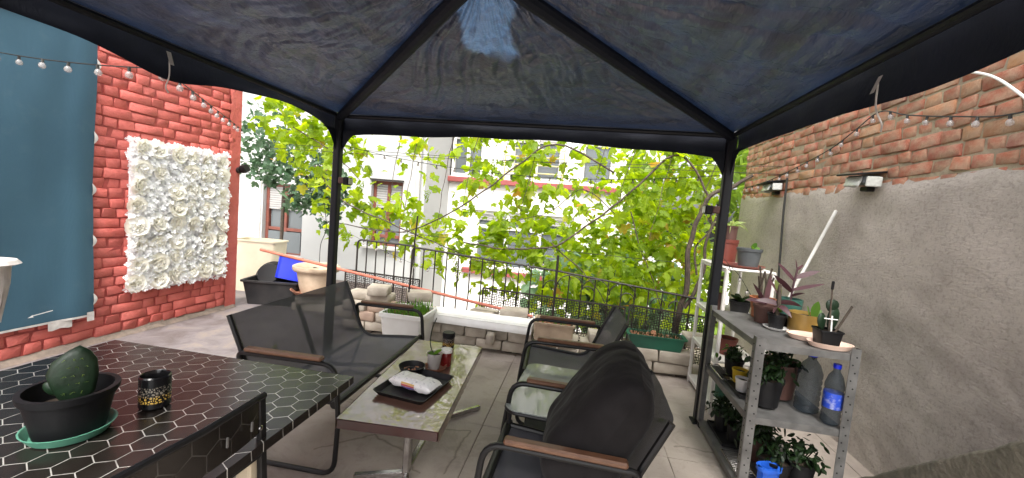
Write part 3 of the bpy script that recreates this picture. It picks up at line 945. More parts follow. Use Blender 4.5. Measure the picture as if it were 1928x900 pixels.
def thin_patch(P):
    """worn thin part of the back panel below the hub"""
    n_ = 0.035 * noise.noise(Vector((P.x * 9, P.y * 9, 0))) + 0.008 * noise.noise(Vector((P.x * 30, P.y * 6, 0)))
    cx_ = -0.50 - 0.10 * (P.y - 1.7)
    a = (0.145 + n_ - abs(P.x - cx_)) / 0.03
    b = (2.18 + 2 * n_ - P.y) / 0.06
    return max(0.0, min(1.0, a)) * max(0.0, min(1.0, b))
for i in range(4):
    A, B = CR[i], CR[(i + 1) % 4]
    nu, nv = 200, 110
    mb = MB().grid(nu, nv, lambda u, v: roof_pt(A, B, u, v, i * 7.3))
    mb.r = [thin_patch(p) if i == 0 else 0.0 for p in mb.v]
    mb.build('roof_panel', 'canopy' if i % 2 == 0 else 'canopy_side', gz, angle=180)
    # valance hanging from this eave
    out = Vector(((A.y - B.y), -(A.x - B.x), 0)).normalized() * (1 if i != 99 else -1)
    ctr = Vector(((GX0 + GX1) / 2, (GY0 + GY1) / 2, 0))
    if out.dot((A + B) / 2 - ctr) < 0: out = -out
    def val(u, v, A=A, B=B, out=out, s=i):
        P = A.lerp(B, u)
        e = 4 * u * (1 - u)
        low = EZ - 0.185 + 0.06 * e ** 0.8 + 0.018 * noise.noise(Vector((u * 6, s, 0)))
        if s == 1: low = EZ - 0.150 + 0.012 * math.sin(P.y * 2.6 + 0.6) - 0.025 * math.exp(-((P.y - 1.40) / 0.3) ** 2)
        if s == 3: low = EZ - 0.115 + 0.045 * math.exp(-((P.y - 2.5) / 0.35) ** 2) - 0.06 * math.exp(-((P.y - 1.70) / 0.22) ** 2) - 0.05 * math.exp(-((P.y - 3.05) / 0.15) ** 2)
        if min(u, 1 - u) < 0.035: low -= 0.03 * (1 - min(u, 1 - u) / 0.035)
        P.z = EZ + 0.02 + (low - EZ - 0.02) * v
        P += out * (0.022 + 0.02 * math.sin(math.pi * v) + 0.012 * noise.noise(Vector((u * 14, v * 2, s))))
        return P
    MB().grid(80, 8, val).build('valance', 'valance', gz)
    MB().tube([A - Vector((0, 0, 0.02)), B - Vector((0, 0, 0.02))], 0.016, 8).build('eave_pole', 'frame_black', gz)
    # ridge pole in its dark sleeve, post and corner gusset
    MB().tube(smooth_path([A - Vector((0, 0, 0.03)), A.lerp(PK, 0.5) - Vector((0, 0, 0.035)), PK - Vector((0, 0, 0.03))]), 0.034, 10).build('ridge_pole', 'valance', gz)
    MB().bar((A.x, A.y, 0.012), (A.x, A.y, EZ - 0.02), 0.062, 0.062, ch=0.010).build('post', 'frame_black', gz)
    MB().box((A.x, A.y, 0.007), (0.1, 0.1, 0.012), ch=0.003).build('foot_plate', 'frame_black', gz)
    inn = (ctr - A); inn.z = 0; inn.normalize()
    gs = MB()
    for d in ((B - A).normalized(), (CR[(i + 3) % 4] - A).normalized()):
        def gus(u, v, d=d, A=A):
            h = 0.20 * (1 - u) ** 2.2 + 0.005
            return A + d * (0.02 + 0.19 * u) + Vector((0, 0, -0.14 - h * v)) - inn * 0.0 + (A - ctr).normalized() * 0.012
        gs.grid(8, 4, gus)
    gs.build('corner_gusset', 'valance', gz)
hub = MB().lathe([(0.0, -0.07), (0.05, -0.07), (0.055, -0.03), (0.03, 0.0), (0, 0)], PK - Vector((0, 0, 0.01)), 14)
hub.build('hub', 'frame_black', gz)

# white cloth ties on the eaves
for (p, lab) in (((-2.0, 1.66, 1.99), 'white tie knotted on the gazebo edge beside the red wall'), ((0.995, 1.62, 1.955), 'white tie knotted on the gazebo edge near the bare brick wall')):
    p = Vector(p)
    sgn = 1 if p.x < 0 else -1
    t_ = MB()
    t_.grid(3, 6, lambda u, v: p + Vector((sgn * (0.035 + 0.02 * v), (u - 0.5) * 0.022, 0.025 - 0.06 * v)))
    t_.tube(smooth_path([p + Vector((sgn * 0.04, 0, 0.0)), p + Vector((sgn * 0.03, 0.01, -0.08)), p + Vector((-sgn * 0.0, 0.02, -0.13)), p + Vector((-sgn * 0.02, 0.05, -0.15))]), 0.003, 5)
    single(t_, 'cloth_tie', 'white_cloth', lab, 'tie', 'ties on the gazebo edges')

# ------------------------------------------------------------------ low wall of loose blocks
lw = thing('block_wall', 'low wall of loose stacked paving blocks at the terrace edge', 'wall', (-0.6, 4.05, 0))
BV = brick_variants(0.235, 0.19, 0.094, 'block', 7, 0.007, 0.005, 'block')
BR = brick_variants(0.235, 0.19, 0.094, 'red_block', 3, 0.007, 0.005, 'block')
def lay(x0, x1, zs, yf=3.9, skip=(), hh=0.094, ll=0.235, sh=0.0):
    for k, zz in enumerate(zs):
        x = x0 + (sh if k % 2 else 0)
        i = 0
        while x < x1 - 0.05:
            s = rnd.uniform(0.88, 1.08)
            L = min(ll * s, x1 - x)
            if (k, i) not in skip:
                me = rnd.choice(BV) if rnd.random() < 0.82 else rnd.choice(BR)
                inst('block', me, lw, (x + L / 2, yf + 0.095 + rnd.uniform(-0.018, 0.014), zz + hh / 2), (rnd.uniform(-0.015, 0.015), rnd.uniform(-0.012, 0.012), math.pi / 2 + rnd.uniform(-0.04, 0.04)), (1, L / 0.235, hh / 0.094))
            x += L + rnd.uniform(0.004, 0.012)
            i += 1
lay(-2.38, -1.42, (0.035, 0.133, 0.231), 3.9, sh=-0.1)
lay(-2.38, -1.9, (0.328,), 3.97, hh=0.08)
lay(-1.40, -0.33, (0.035, 0.131), 3.86, sh=-0.11)
lay(-1.40, -0.33, (0.227,), 3.88, skip=((0, 3),), hh=0.05)
lay(-0.33, 0.08, (0.035, 0.131), 3.88)
lay(0.10, 0.46, (0.035, 0.131), 3.86)
lay(0.46, 1.16, (0.035, 0.139), 3.87, hh=0.1, ll=0.34, sh=0.0)
lay(1.08, 1.4, (0.28,), 4.0)
for (x, y, z_, sx, rz) in ((-2.02, 3.98, 0.455, 0.9, 0.2), (-0.60, 4.20, 0.33, 1.2, 0.12), (-0.93, 4.24, 0.27, 1.1, -0.3), (-0.75, 3.80, 0.175, 0.32, 0.1), (-1.62, 4.1, 0.42, 1.1, 0.5), (0.28, 3.98, 0.265, 0.9, 0.05)):
    inst('block', rnd.choice(BV), lw, (x, y, z_), (0, 0, math.pi / 2 + rz), (1, sx, 1))
for x in (-2.1, -1.6, -1.1, -0.6, -0.1, 0.3, 0.7, 1.05):
    MB().box((x, 4.0, 0.017), (0.10, 0.16, 0.033), ch=0.004).build('bearer', 'bark', lw)

# white slatted bench board on the blocks
bb = thing('slatted_board', 'white slatted plastic bench board lying on the low block wall', 'bench', (-0.92, 3.95, 0.28))
for i in range(6):
    MB().box((-0.905, 3.855 + i * 0.050, 0.308 + 0.004 * (i > 0)), (1.08, 0.037, 0.018), rot=(0, 0.0, -0.02), ch=0.006).build('slat', 'white_plastic', bb)
fr = MB()
fr.grid(20, 8, lambda u, v: Vector((-1.445 + 1.08 * u, 3.842 - 0.022 * math.sin(v * 1.6) - 0.0216 * (u - 0.5), 0.315 - 0.075 * v)))
fr.build('front_lip', 'white_plastic', bb)
fr = MB()
for x in (-1.3, -0.5): fr.box((x, 3.97, 0.288), (0.05, 0.26, 0.022), ch=0.003)
fr.build('bearer', 'white_plastic', bb)

# ------------------------------------------------------------------ fence
fe = thing('railing', 'black iron railing with arched bars along the terrace edge', 'fence', (-0.6, 4.42, 0))
def barp(p0, p1, r=0.0075): MB().tube([p0, p1], r, 6).build('bar', 'iron', fe)
yF = 4.42
top = lambda x: 0.92 - 0.066 * (x + 2.5)      # rail falls gently to the right
# first hoop
MB().tube(fillet([(-2.55, yF, 0.1), (-2.55, yF, 0.915), (-1.84, yF, 0.905)], 0.06), 0.011, 8).build('rail', 'iron', fe)
for i in range(6): barp((-2.43 + i * 0.118, yF, 0.12), (-2.43 + i * 0.118, yF, 0.91))
MB().tube(fillet([(-1.86, yF - 0.02, 0.1), (-1.86, yF - 0.02, 0.895), (-0.2, yF - 0.02, 0.80), (1.3, yF - 0.02, 0.665)], 0.06), 0.011, 8).build('rail', 'iron', fe)
for i in range(22):
    x = -1.72 + i * 0.138
    barp((x, yF - 0.02, 0.1), (x, yF - 0.02, 0.885 - 0.057 * (x + 1.86) - 0.012 * max(0, x + 0.2)))
for x, w in ((-0.05, 0.14), (0.22, 0.15), (0.5, 0.14), (-0.24, 0.09), (0.14, 0.07), (0.55, 0.07), (0.86, 0.07), (1.04, 0.07)):
    t_ = 0.885 - 0.057 * (x + 1.86) - (0.01 if w > 0.1 else 0.10)
    MB().tube([(x + w * math.cos(a), yF - 0.035, t_ - w + w * math.sin(a)) for a in [math.pi * k / 12 for k in range(13)]], 0.006, 6).build('arch', 'iron', fe)
def lattice(name, label, x0, x1, z0, z1, y, pitch, th=0.0046, tilt=0.0):
    g = thing(name, label, 'screen', ((x0 + x1) / 2, y, z0), 'mesh screens on the railing')
    f_ = MB()
    zt = lambda x: tilt * (x - x0)
    P = [Vector((x0, y, z0)), Vector((x1, y, z0 + zt(x1))), Vector((x1, y, z1 + zt(x1))), Vector((x0, y, z1))]
    for a, b in zip(P, P[1:] + P[:1]): f_.bar(a, b, 0.016, 0.016, up=(0, 1, 0))
    f_.build('frame', 'iron', g)
    m = MB()
    nx, nz = int((x1 - x0) / pitch), int((z1 - z0) / pitch)
    dx, dz = (x1 - x0) / nx, (z1 - z0) / nz
    for i in range(nx):
        for j in range(nz):
            cx_, cz_ = x0 + (i + 0.5) * dx, z0 + (j + 0.5) * dz + zt(x0 + (i + 0.5) * dx)
            # a little pinwheel in every cell
            for a in (0.35, 0.35 + math.pi / 2):
                d = Vector((math.cos(a) * dx * 0.62, 0, math.sin(a) * dz * 0.62))
                c = Vector((cx_, y, cz_))
                m.tube([c - d, c + d], th, 3, caps=False)
    for j in range(1, nz):
        m.tube([(x0, y, z0 + j * dz), (x1, y, z0 + j * dz + zt(x1))], th * 0.8, 3, caps=False)
    for i in range(1, nx):
        m.tube([(x0 + i * dx, y, z0 + zt(x0 + i * dx)), (x0 + i * dx, y, z1 + zt(x0 + i * dx))], th * 0.8, 3, caps=False)
    m.build('mesh', 'iron', g, smooth=False, kind='stuff')
    return g
lattice('mesh_screen', 'brown framed black lattice screen left of the gap, behind the white bench board', -0.99, 0.54, 0.02, 0.53, 4.36, 0.052, tilt=-0.02)
lattice('mesh_screen', 'black lattice screen behind the green trough', 0.585, 1.42, 0.02, 0.53, 4.37, 0.052, tilt=-0.05)
lattice('mesh_screen', 'small lattice screen behind the block wall on the left', -2.72, -1.78, 0.0, 0.53, 4.48, 0.05, tilt=-0.02)

# poles
single(MB().tube([(-1.70, 3.98, 0.30), (-1.65, 3.98, 1.27)], 0.009, 8), 'thin_pole', 'iron', 'thin dark upright pole behind the white square planter', 'pole')
single(MB().tube([(-0.20, 4.30, 0.0), (-0.20, 4.30, 0.98)], 0.013, 8), 'thin_pole', 'iron', 'dark upright pole standing in front of the lattice screen', 'pole')
single(MB().tube([(-3.66, 4.22, 0.70), (-0.40, 4.17, 0.33)], 0.016, 10), 'red_pole', 'copper_pole', 'long terracotta red pole lying slanted across the blocks and tub', 'pole')

# ------------------------------------------------------------------ leaves
def leaf_pts(lobes):
    if lobes == 'vine':
        o = [(0.0, 0.0), (0.20, -0.16), (0.46, -0.02), (0.40, 0.16), (0.58, 0.36), (0.40, 0.46), (0.28, 0.46), (0.24, 0.72), (0.0, 1.0), (-0.24, 0.72), (-0.28, 0.46), (-0.40, 0.46), (-0.58, 0.36), (-0.40, 0.16), (-0.46, -0.02), (-0.20, -0.16)]
        return o
    if lobes == 'broad':
        return [(0, 0), (0.25, -0.05), (0.42, 0.2), (0.44, 0.5), (0.28, 0.8), (0, 1.0), (-0.28, 0.8), (-0.44, 0.5), (-0.42, 0.2), (-0.25, -0.05)]
    return [(0, 0), (0.2, 0.2), (0.27, 0.5), (0.16, 0.8), (0, 1.0), (-0.16, 0.8), (-0.27, 0.5), (-0.2, 0.2)]
def leaf_geo(kind, rr, size):
    o = leaf_pts(kind)
    bend, cup = rr.uniform(0.15, 0.5), rr.uniform(0.1, 0.45)
    vs = [Vector((x, y, -cup * abs(x) - bend * y * y * 0.5 + rr.uniform(-0.03, 0.03))) * size for x, y in o]
    vs.append(Vector((0, 0.33, 0.03)) * size)
    c = len(vs) - 1
    return vs, [(i, (i + 1) % c, c) for i in range(c)]
def leaf_rot(rr, face=None):
    """leaf hangs from its stalk: tip down and outwards"""
    yaw = rr.uniform(0, 2 * math.pi)
    pitch = R(rr.uniform(-80, 5))
    roll = R(rr.uniform(-35, 35))
    return Euler((pitch, roll, 0)).to_matrix() , yaw
def leaf_matrix(rr):
    m, yaw = leaf_rot(rr)
    return Matrix.Rotation(yaw, 3, 'Z') @ m
def leaf_variants(kind, mat, n, name='leaf'):
    out = []
    for k in range(n):
        rr = random.Random(100 + k)
        mb = MB()
        vs, fs = leaf_geo(kind, rr, 1.0)
        mb.add(vs, fs, rr.random())
        out.append(mb.mesh(name, mat, smooth=False))
    return out
def leaf_mass(points, kind, mat, root, n_single, size, seed, name='foliage'):
    """points: world positions, nearest first; the first n_single become leaves of their own"""
    rr = random.Random(seed)
    var = leaf_variants(kind, mat, 14)
    for p in points[:n_single]:
        s = size * rr.uniform(0.75, 1.3)
        o = inst('leaf', rr.choice(var), root, p, leaf_matrix(rr).to_euler(), (s, s, s))
    mb = MB()
    for p in points[n_single:]:
        vs, fs = leaf_geo(kind, rr, size * rr.uniform(0.6, 1.25))
        m = leaf_matrix(rr)
        p = Vector(p)
        mb.add([m @ v + p for v in vs], fs, rr.random())
    if mb.v: mb.build(name, mat, root, smooth=False, kind='stuff')

# grapevine trained along the terrace edge; density read per 0.29 m x 0.23 m of trellis
vine = thing('grapevine', 'bright green grapevine trained on wires along the terrace edge', 'vine', (1.12, 4.5, 0))
rows = [
 (2.42, [.7,.8,.8,.7,.5,.4,.3,.4,.4,.6,.4,.6,.5,.4,.5,.6,.8,.9]),
 (2.18, [.5,.9,.9,.8,.6,.3,.3,.5,.5,.8,.4,.8,.6,.3,.5,.5,.8,.9]),
 (1.95, [.3,.6,.9,.8,.7,.2,.3,.45,.45,.8,.35,.85,.55,.25,.45,.45,.8,.9]),
 (1.72, [.05,.4,.7,.7,.6,.25,.35,.35,.35,.75,.25,.8,.55,.2,.65,.65,.9,.9]),
 (1.48, [0,.15,.4,.6,.6,.35,.35,.45,.35,.45,.6,.9,.5,.45,.6,.9,.9,1]),
 (1.25, [0,.05,.1,.45,.7,.8,.7,.6,.5,.5,.9,.9,.8,.7,.8,1,1,1]),
 (1.02, [0,0,0,.2,.5,.55,.6,.8,.9,.8,.9,.9,.9,.9,1,1,1,.9]),
 (0.78, [0,0,0,.05,.1,.15,.1,.35,.55,.65,.75,.75,.8,1,1,1,.9,.8]),
 (0.55, [0,0,0,0,0,0,0,.1,.2,.35,.4,.5,.75,.85,.9,.8,.6,.5]),
 (0.34, [0,0,0,0,0,0,0,0,0,0,.08,.15,.25,.25,.2,.2,.2,.2]),
]
pts = []
rv = random.Random(11)
for r_, (zc, dens) in enumerate(rows):
    for c_, d in enumerate(dens):
        xc = -3.86 + c_ * 0.292
        n_ = d ** 2.1 * (40 if 4 < c_ < 13 else 44)
        n_ = int(n_) + (rv.random() < n_ - int(n_))
        # leaves sit in little sprays
        while n_ > 0:
            k = min(n_, rv.randint(3, 8))
            cx_, cz_ = xc + rv.uniform(-0.146, 0.146), zc + rv.uniform(-0.12, 0.12)
            yy = rv.uniform(4.5, 5.0) if c_ < 13 else rv.uniform(4.5, 5.5)
            for _ in range(k):
                s = yy / 4.5
                x = (cx_ + rv.gauss(0, 0.065)) * s
                zz = 1.42 + (cz_ + rv.gauss(0, 0.07) - 1.42) * s
                if x < 1.75: pts.append(Vector((x, yy + rv.gauss(0, 0.05), zz)))
            n_ -= k
pts = [p for p in pts if p.z < 2.75]
pts.sort(key=lambda p: p.y)
# second layer behind the dense right half
back = []
for _ in range(900):
    x, zz = rv.uniform(-0.2, 1.75), rv.uniform(0.25, 2.5)
    if x < 0.35 and rv.random() < 0.6: continue
    back.append(Vector((x, rv.uniform(5.4, 6.2), zz)))
leaf_mass(pts + back, 'vine', 'vine', vine, 300, 0.115, 5)
# woody stems and canes
def cane(pts_, r0, r1, name='cane', n=6):
    p = smooth_path(pts_, 6)
    for i, q in enumerate(p):
        q += Vector((noise.noise(q * 5), noise.noise(q * 5 + Vector((9, 0, 0))), noise.noise(q * 5 + Vector((0, 9, 0))))) * 0.02
    rs = [r0 + (r1 - r0) * i / (len(p) - 1) for i in range(len(p))]
    return MB().tube(p, rs, n).build(name, 'bark', vine)
cane([(1.10, 4.46, 0.0), (1.09, 4.45, 0.45), (1.13, 4.42, 0.75), (1.10, 4.4, 1.1), (1.14, 4.38, 1.4), (1.24, 4.36, 1.72), (1.45, 4.36, 1.82), (1.60, 4.36, 1.95)], 0.034, 0.016, 'trunk', 8)
cane([(1.14, 4.43, 0.55), (1.28, 4.42, 0.95), (1.26, 4.42, 1.25), (1.34, 4.4, 1.55), (1.36, 4.4, 1.9)], 0.02, 0.009)
cane([(1.22, 4.42, 0.9), (1.18, 4.44, 1.2), (1.30, 4.42, 1.42), (1.22, 4.42, 1.7)], 0.012, 0.006)
cane([(1.24, 4.4, 1.72), (0.92, 4.45, 2.12), (0.55, 4.45, 1.78), (0.05, 4.45, 1.28), (-0.3, 4.45, 1.05), (-0.75, 4.45, 0.98), (-1.3, 4.48, 1.0)], 0.013, 0.008)
cane([(0.3, 4.45, 1.9), (-0.33, 4.45, 2.15), (-0.72, 4.45, 1.92), (-1.16, 4.45, 1.53), (-1.76, 4.45, 1.15), (-2.2, 4.46, 1.04), (-2.85, 4.5, 1.08)], 0.011, 0.006)
cane([(-3.3, 4.6, 1.75), (-2.85, 4.55, 1.35), (-2.4, 4.5, 1.2), (-1.95, 4.5, 1.05), (-1.5, 4.47, 0.93), (-1.2, 4.47, 0.82), (-0.8, 4.47, 0.80)], 0.009, 0.005)
cane([(-3.6, 4.6, 2.2), (-3.0, 4.55, 1.9), (-2.6, 4.5, 1.6)], 0.008, 0.004)
cane([(-0.3, 4.46, 1.1), (0.0, 4.48, 0.85), (0.25, 4.5, 0.62), (0.4, 4.5, 0.4)], 0.008, 0.004)
cane([(0.5, 4.5, 1.5), (0.7, 4.5, 1.0), (0.85, 4.5, 0.7), (0.95, 4.5, 0.4)], 0.007, 0.004)
cane([(0.35, 4.5, 1.45), (0.0, 4.5, 1.7), (-0.3, 4.5, 1.45), (-0.7, 4.5, 1.3)], 0.006, 0.004)
for i in range(11):
    x = -2.3 + i * 0.34 + rv.uniform(-0.1, 0.1)
    cane([(x + 0.18, 4.46, 2.35), (x + 0.08, 4.46, 1.9), (x, 4.47, 1.3 + rv.uniform(-0.2, 0.3))], 0.0045, 0.003)
# young grape bunches
gm = MB()
rr = random.Random(3)
for k in range(46):
    t_ = k / 46
    w = 0.036 * (1 - t_) ** 0.6 + 0.006
    a = rr.uniform(0, 6.28)
    gm.lathe([(0, -0.0075), (0.0065, -0.0035), (0.0065, 0.0035), (0, 0.0075)], (w * math.cos(a) * rr.random() ** 0.4, w * math.sin(a) * rr.random() ** 0.4, -0.17 * t_), 6)
gm.r = [0.35] * len(gm.v)
gme = gm.mesh('grape_bunch', 'vine')
for (x, zz) in ((-2.72, 1.0), (-2.45, 0.98), (-2.25, 0.95), (-1.75, 1.55), (-1.55, 0.95), (-1.38, 0.8), (-1.3, 0.72), (-0.95, 0.85), (-0.78, 0.8), (-0.55, 0.78), (-0.42, 0.75), (-0.25, 0.72), (-0.1, 1.75), (0.15, 1.15), (0.3, 0.9), (-0.85, 1.35), (-1.9, 1.3), (-0.4, 1.6), (0.65, 1.2), (0.8, 0.8), (-2.6, 1.6), (-1.0, 1.95), (0.45, 1.75)):
    inst('grape_bunch', gme, vine, (x, 4.46 + rv.uniform(-0.04, 0.05), zz), (rv.uniform(-0.15, 0.15), rv.uniform(-0.15, 0.15), rv.uniform(0, 6)), (1, 1, rv.uniform(0.8, 1.2)))
# trellis wires
tw = thing('trellis_wire', 'thin horizontal trellis wires carrying the grapevine', 'wire', (-1, 4.48, 1.0))
for (a, b, s) in (((-3.9, 4.5, 1.98), (1.88, 4.42, 1.98), 0.03), ((-3.9, 4.5, 1.92), (1.88, 4.42, 2.06), 0.05), ((-2.6, 4.47, 1.06), (1.5, 4.45, 1.02), 0.02)):
    MB().tube(sag(a, b, s), 0.0028, 5).build('strand', 'wire', tw)

def cloud(n, c, r, seed, shell=0.5):
    q = random.Random(seed)
    out = []
    while len(out) < n:
        p = Vector((q.uniform(-1, 1), q.uniform(-1, 1), q.uniform(-1, 1)))
        if p.length > 1 or p.length < shell * q.random(): continue
        w = Vector((c[0] + p.x * r[0], c[1] + p.y * r[1], c[2] + p.z * r[2]))
        if noise.noise(w * (1.6 / max(r))) + 0.25 * noise.noise(w * 3) < -0.12: continue
        out.append(w)
    out.sort(key=lambda v: v.y)
    return out
# dull blue-green climber further back on the left
sh = thing('climber', 'dull blue green climber hanging in front of the grey house', 'climber', (-5.2, 6.6, -1.6))
leaf_mass(cloud(650, (-4.95, 6.6, 1.75), (0.95, 0.5, 0.72), 21, 0.2) + cloud(160, (-4.35, 6.6, 1.25), (0.3, 0.3, 0.5), 22, 0.1) + cloud(260, (-5.6, 6.6, 2.3), (0.8, 0.5, 0.8), 24, 0.2), 'vine', 'shade_leaf', sh, 120, 0.115, 23)
for (a, b) in (((-5.6, 6.7, -1.6), (-5.3, 6.6, 1.5)), ((-5.3, 6.6, 1.2), (-4.6, 6.6, 1.9)), ((-4.9, 6.6, 1.7), (-4.4, 6.6, 1.2))):
    MB().tube(smooth_path([a, Vector(a).lerp(Vector(b), 0.5) + Vector((0.08, 0, 0.05)), b]), [0.03] * 12 + [0.012], 6).build('stem', 'bark', sh)
# pale broad-leaved shrub behind the railing
fg = thing('broadleaf_shrub', 'pale green broad leaved shrub behind the lattice screens', 'shrub', (0.3, 6.4, -1.6))
leaf_mass(cloud(260, (-0.1, 6.4, 0.2), (0.7, 0.4, 0.7), 31, 0.1) + cloud(420, (0.95, 6.3, 0.2), (0.95, 0.4, 0.8), 32, 0.1), 'broad', 'pale_leaf', fg, 100, 0.19, 33)
for a in (-0.4, 0.1, 0.7, 1.2):
    MB().tube(smooth_path([(0.3 + a * 0.2, 6.4, -1.6), (0.3 + a * 0.6, 6.4, -0.5), (0.3 + a, 6.35, 0.4)]), 0.022, 6).build('stem', 'bark', fg)
# tree on the right, far side of the yard
tr = thing('yard_tree', 'light green tree rising behind the vine on the right', 'tree', (2.6, 8.0, -1.6))
leaf_mass(cloud(1700, (2.4, 8.0, 2.0), (1.7, 0.9, 1.9), 41, 0.2) + cloud(900, (1.8, 7.6, 0.3), (1.7, 0.5, 1.0), 42, 0.1), 'broad', 'far_leaf', tr, 60, 0.17, 43, 'crown')
MB().tube(smooth_path([(2.6, 8.0, -1.6), (2.65, 8.0, 0.2), (2.5, 8.0, 1.6), (2.6, 8.0, 2.8)]), [0.11] * 6 + [0.09] * 6 + [0.05] * 6 + [0.03], 8).build('trunk', 'bark', tr)
for q in ((3.3, 7.8, 2.4), (1.7, 7.9, 2.3), (2.2, 7.5, 1.9)):
    MB().tube(smooth_path([(2.58, 8.0, 1.0), Vector((2.58, 8.0, 1.5)).lerp(Vector(q), 0.5), q]), [0.05] * 6 + [0.03] * 6 + [0.015], 6).build('limb', 'bark', tr)

# ------------------------------------------------------------------ lounge furniture
def sling_prof(t):
    """side profile of seat and back, local x forward, z up"""
    P = [(0.305, 0.375), (0.15, 0.362), (0.0, 0.347), (-0.10, 0.345), (-0.165, 0.385), (-0.205, 0.47), (-0.25, 0.58), (-0.295, 0.68), (-0.325, 0.748)]
    k = t * (len(P) - 1)
    i = min(int(k), len(P) - 2)
    u = k - i
    p0, p1, p2, p3 = P[max(i - 1, 0)], P[i], P[i + 1], P[min(i + 2, len(P) - 1)]
    c = lambda a, b, c_, d: 0.5 * (2 * b + (c_ - a) * u + (2 * a - 5 * b + 4 * c_ - d) * u * u + (3 * b - a - 3 * c_ + d) * u ** 3)
    return Vector((c(p0[0], p1[0], p2[0], p3[0]), 0, c(p0[1], p1[1], p2[1], p3[1])))
def lounge(name, label, cat, W, loc, rz, seats=1, group=None):
    """steel sled-frame seat with mesh sling and wooden arms; faces local +x"""
    t = thing(name, label, cat, loc, group, rz)
    hw = W / 2
    for s in (-1, 1):
        y = s * hw
        fp = fillet([(-0.22, y, 0.50), (-0.24, y, 0.572), (0.305, y, 0.578), (0.335, y, 0.30), (0.325, y, 0.013), (-0.30, y, 0.013)], 0.075)
        MB().tube(fp, 0.0125, 10).build('side_frame', 'black_metal', t, local=True)
        a = MB().box((0.02, y, 0.598), (0.43, 0.042, 0.022), rot=(0, -0.012, 0), ch=0.007)
        a.build('armrest', 'wood_arm', t, local=True)
        rail = [sling_prof(i / 30) + Vector((0, s * (hw - 0.03), 0)) for i in range(31)]
        MB().tube(rail, 0.014, 8).build('side_rail', 'black_metal', t, local=True)
        MB().tube([(0.29, s * (hw - 0.03), 0.365), (0.33, y, 0.35)], 0.011, 6).build('bracket', 'black_metal', t, local=True)
        MB().tube([(-0.205, s * (hw - 0.03), 0.47), (-0.225, y, 0.52)], 0.011, 6).build('bracket', 'black_metal', t, local=True)
        MB().tube([(-0.15, s * (hw - 0.04), 0.36), (-0.27, y, 0.02)], 0.011, 6).build('rear_strut', 'black_metal', t, local=True)
    MB().tube([(0.305, -hw + 0.0, 0.372), (0.305, hw, 0.372)], 0.019, 10).build('front_bar', 'black_metal', t, local=True)
    MB().tube([(-0.30, -hw, 0.013), (-0.30, hw, 0.013)], 0.0125, 8).build('floor_bar', 'black_metal', t, local=True)
    MB().tube([(-0.16, -hw + 0.04, 0.33), (-0.16, hw - 0.04, 0.33)], 0.012, 8).build('cross_bar', 'black_metal', t, local=True)
    if seats > 1:
        MB().tube([sling_prof(i / 30) + Vector((-0.026, 0, -0.024)) for i in range(28)], 0.014, 8).build('centre_rail', 'black_metal', t, local=True)
        for s in (-1, 1):
            MB().tube([(-0.165, s * 0.06, 0.34), (-0.285, s * (hw * 0.62), 0.012)], 0.008, 6).build('diagonal_strut', 'black_metal', t, local=True)
    def sl(u, v):
        p = sling_prof(v)
        s = abs(2 * u - 1)
        p.y = (2 * u - 1) * (hw - 0.02)
        e = (1 - s ** 4)
        if seats > 1: e *= 0.35
        p.z -= 0.016 * e * (1 - v) 
        p.x -= 0.018 * e * v
        if v > 0.45: p.x -= 0.004 * noise.noise(Vector((u * 5, v * 5, W)))
        return p
    MB().grid(26, 44, sl).build('sling', 'sling', t, local=True)
    return t
lounge('garden_sofa', 'two seat charcoal mesh garden sofa with wooden arms by the coffee table', 'sofa', 1.16, (-1.44, 2.385, 0), R(1.0), 2)
nearc = lounge('garden_armchair', 'charcoal mesh armchair with a big cushion in the foreground', 'armchair', 0.55, (0.045, 1.66, 0), math.pi - R(1), 1, 'mesh armchairs')
farc = lounge('garden_armchair', 'empty charcoal mesh armchair behind the glass side table', 'armchair', 0.57, (0.01, 2.90, 0), math.pi + R(4), 1, 'mesh armchairs')

# big loose cushion leaning in the near armchair
cu = MB()
def cush(side):
    def f_(u, v):
        y, z_ = 2 * u - 1, 2 * v - 1
        k = max(0.0, (1 - abs(y) ** 5) * (1 - abs(z_) ** 4)) ** 0.46
        puff = 0.14 * k * (1 - 0.22 * z_)
        # soft outline: corners drawn in, top edge slumped and pleated
        oy = 0.262 * y * (1 - 0.07 * abs(z_) ** 3)
        oz = 0.285 * z_ * (1 - 0.07 * abs(y) ** 3)
        pl = max(0, z_ - 0.2) * (0.010 * noise.noise(Vector((y * 3.5, 0.3, 3))) + 0.004 * noise.noise(Vector((y * 9, 0.7, 1))))
        w = (0.010 * noise.noise(Vector((y * 2.2, z_ * 2.2, side * 5))) + 0.004 * noise.noise(Vector((y * 7, z_ * 3, side)))) * k
        return Vector((side * (puff + w + pl * 1.2 * k), oy, oz + pl))
    return f_
cu.grid(44, 44, cush(1))
cu.grid(44, 44, cush(-1))
Mc = Matrix.Rotation(R(27), 3, 'Y') @ Matrix.Rotation(R(3), 3, 'X')
cu.v = [Mc @ v + Vector((0.148, 1.665, 0.622)) for v in cu.v]
single(cu, 'seat_cushion', 'cushion', 'thick charcoal back cushion leaning in the near armchair', 'cushion', angle=180)

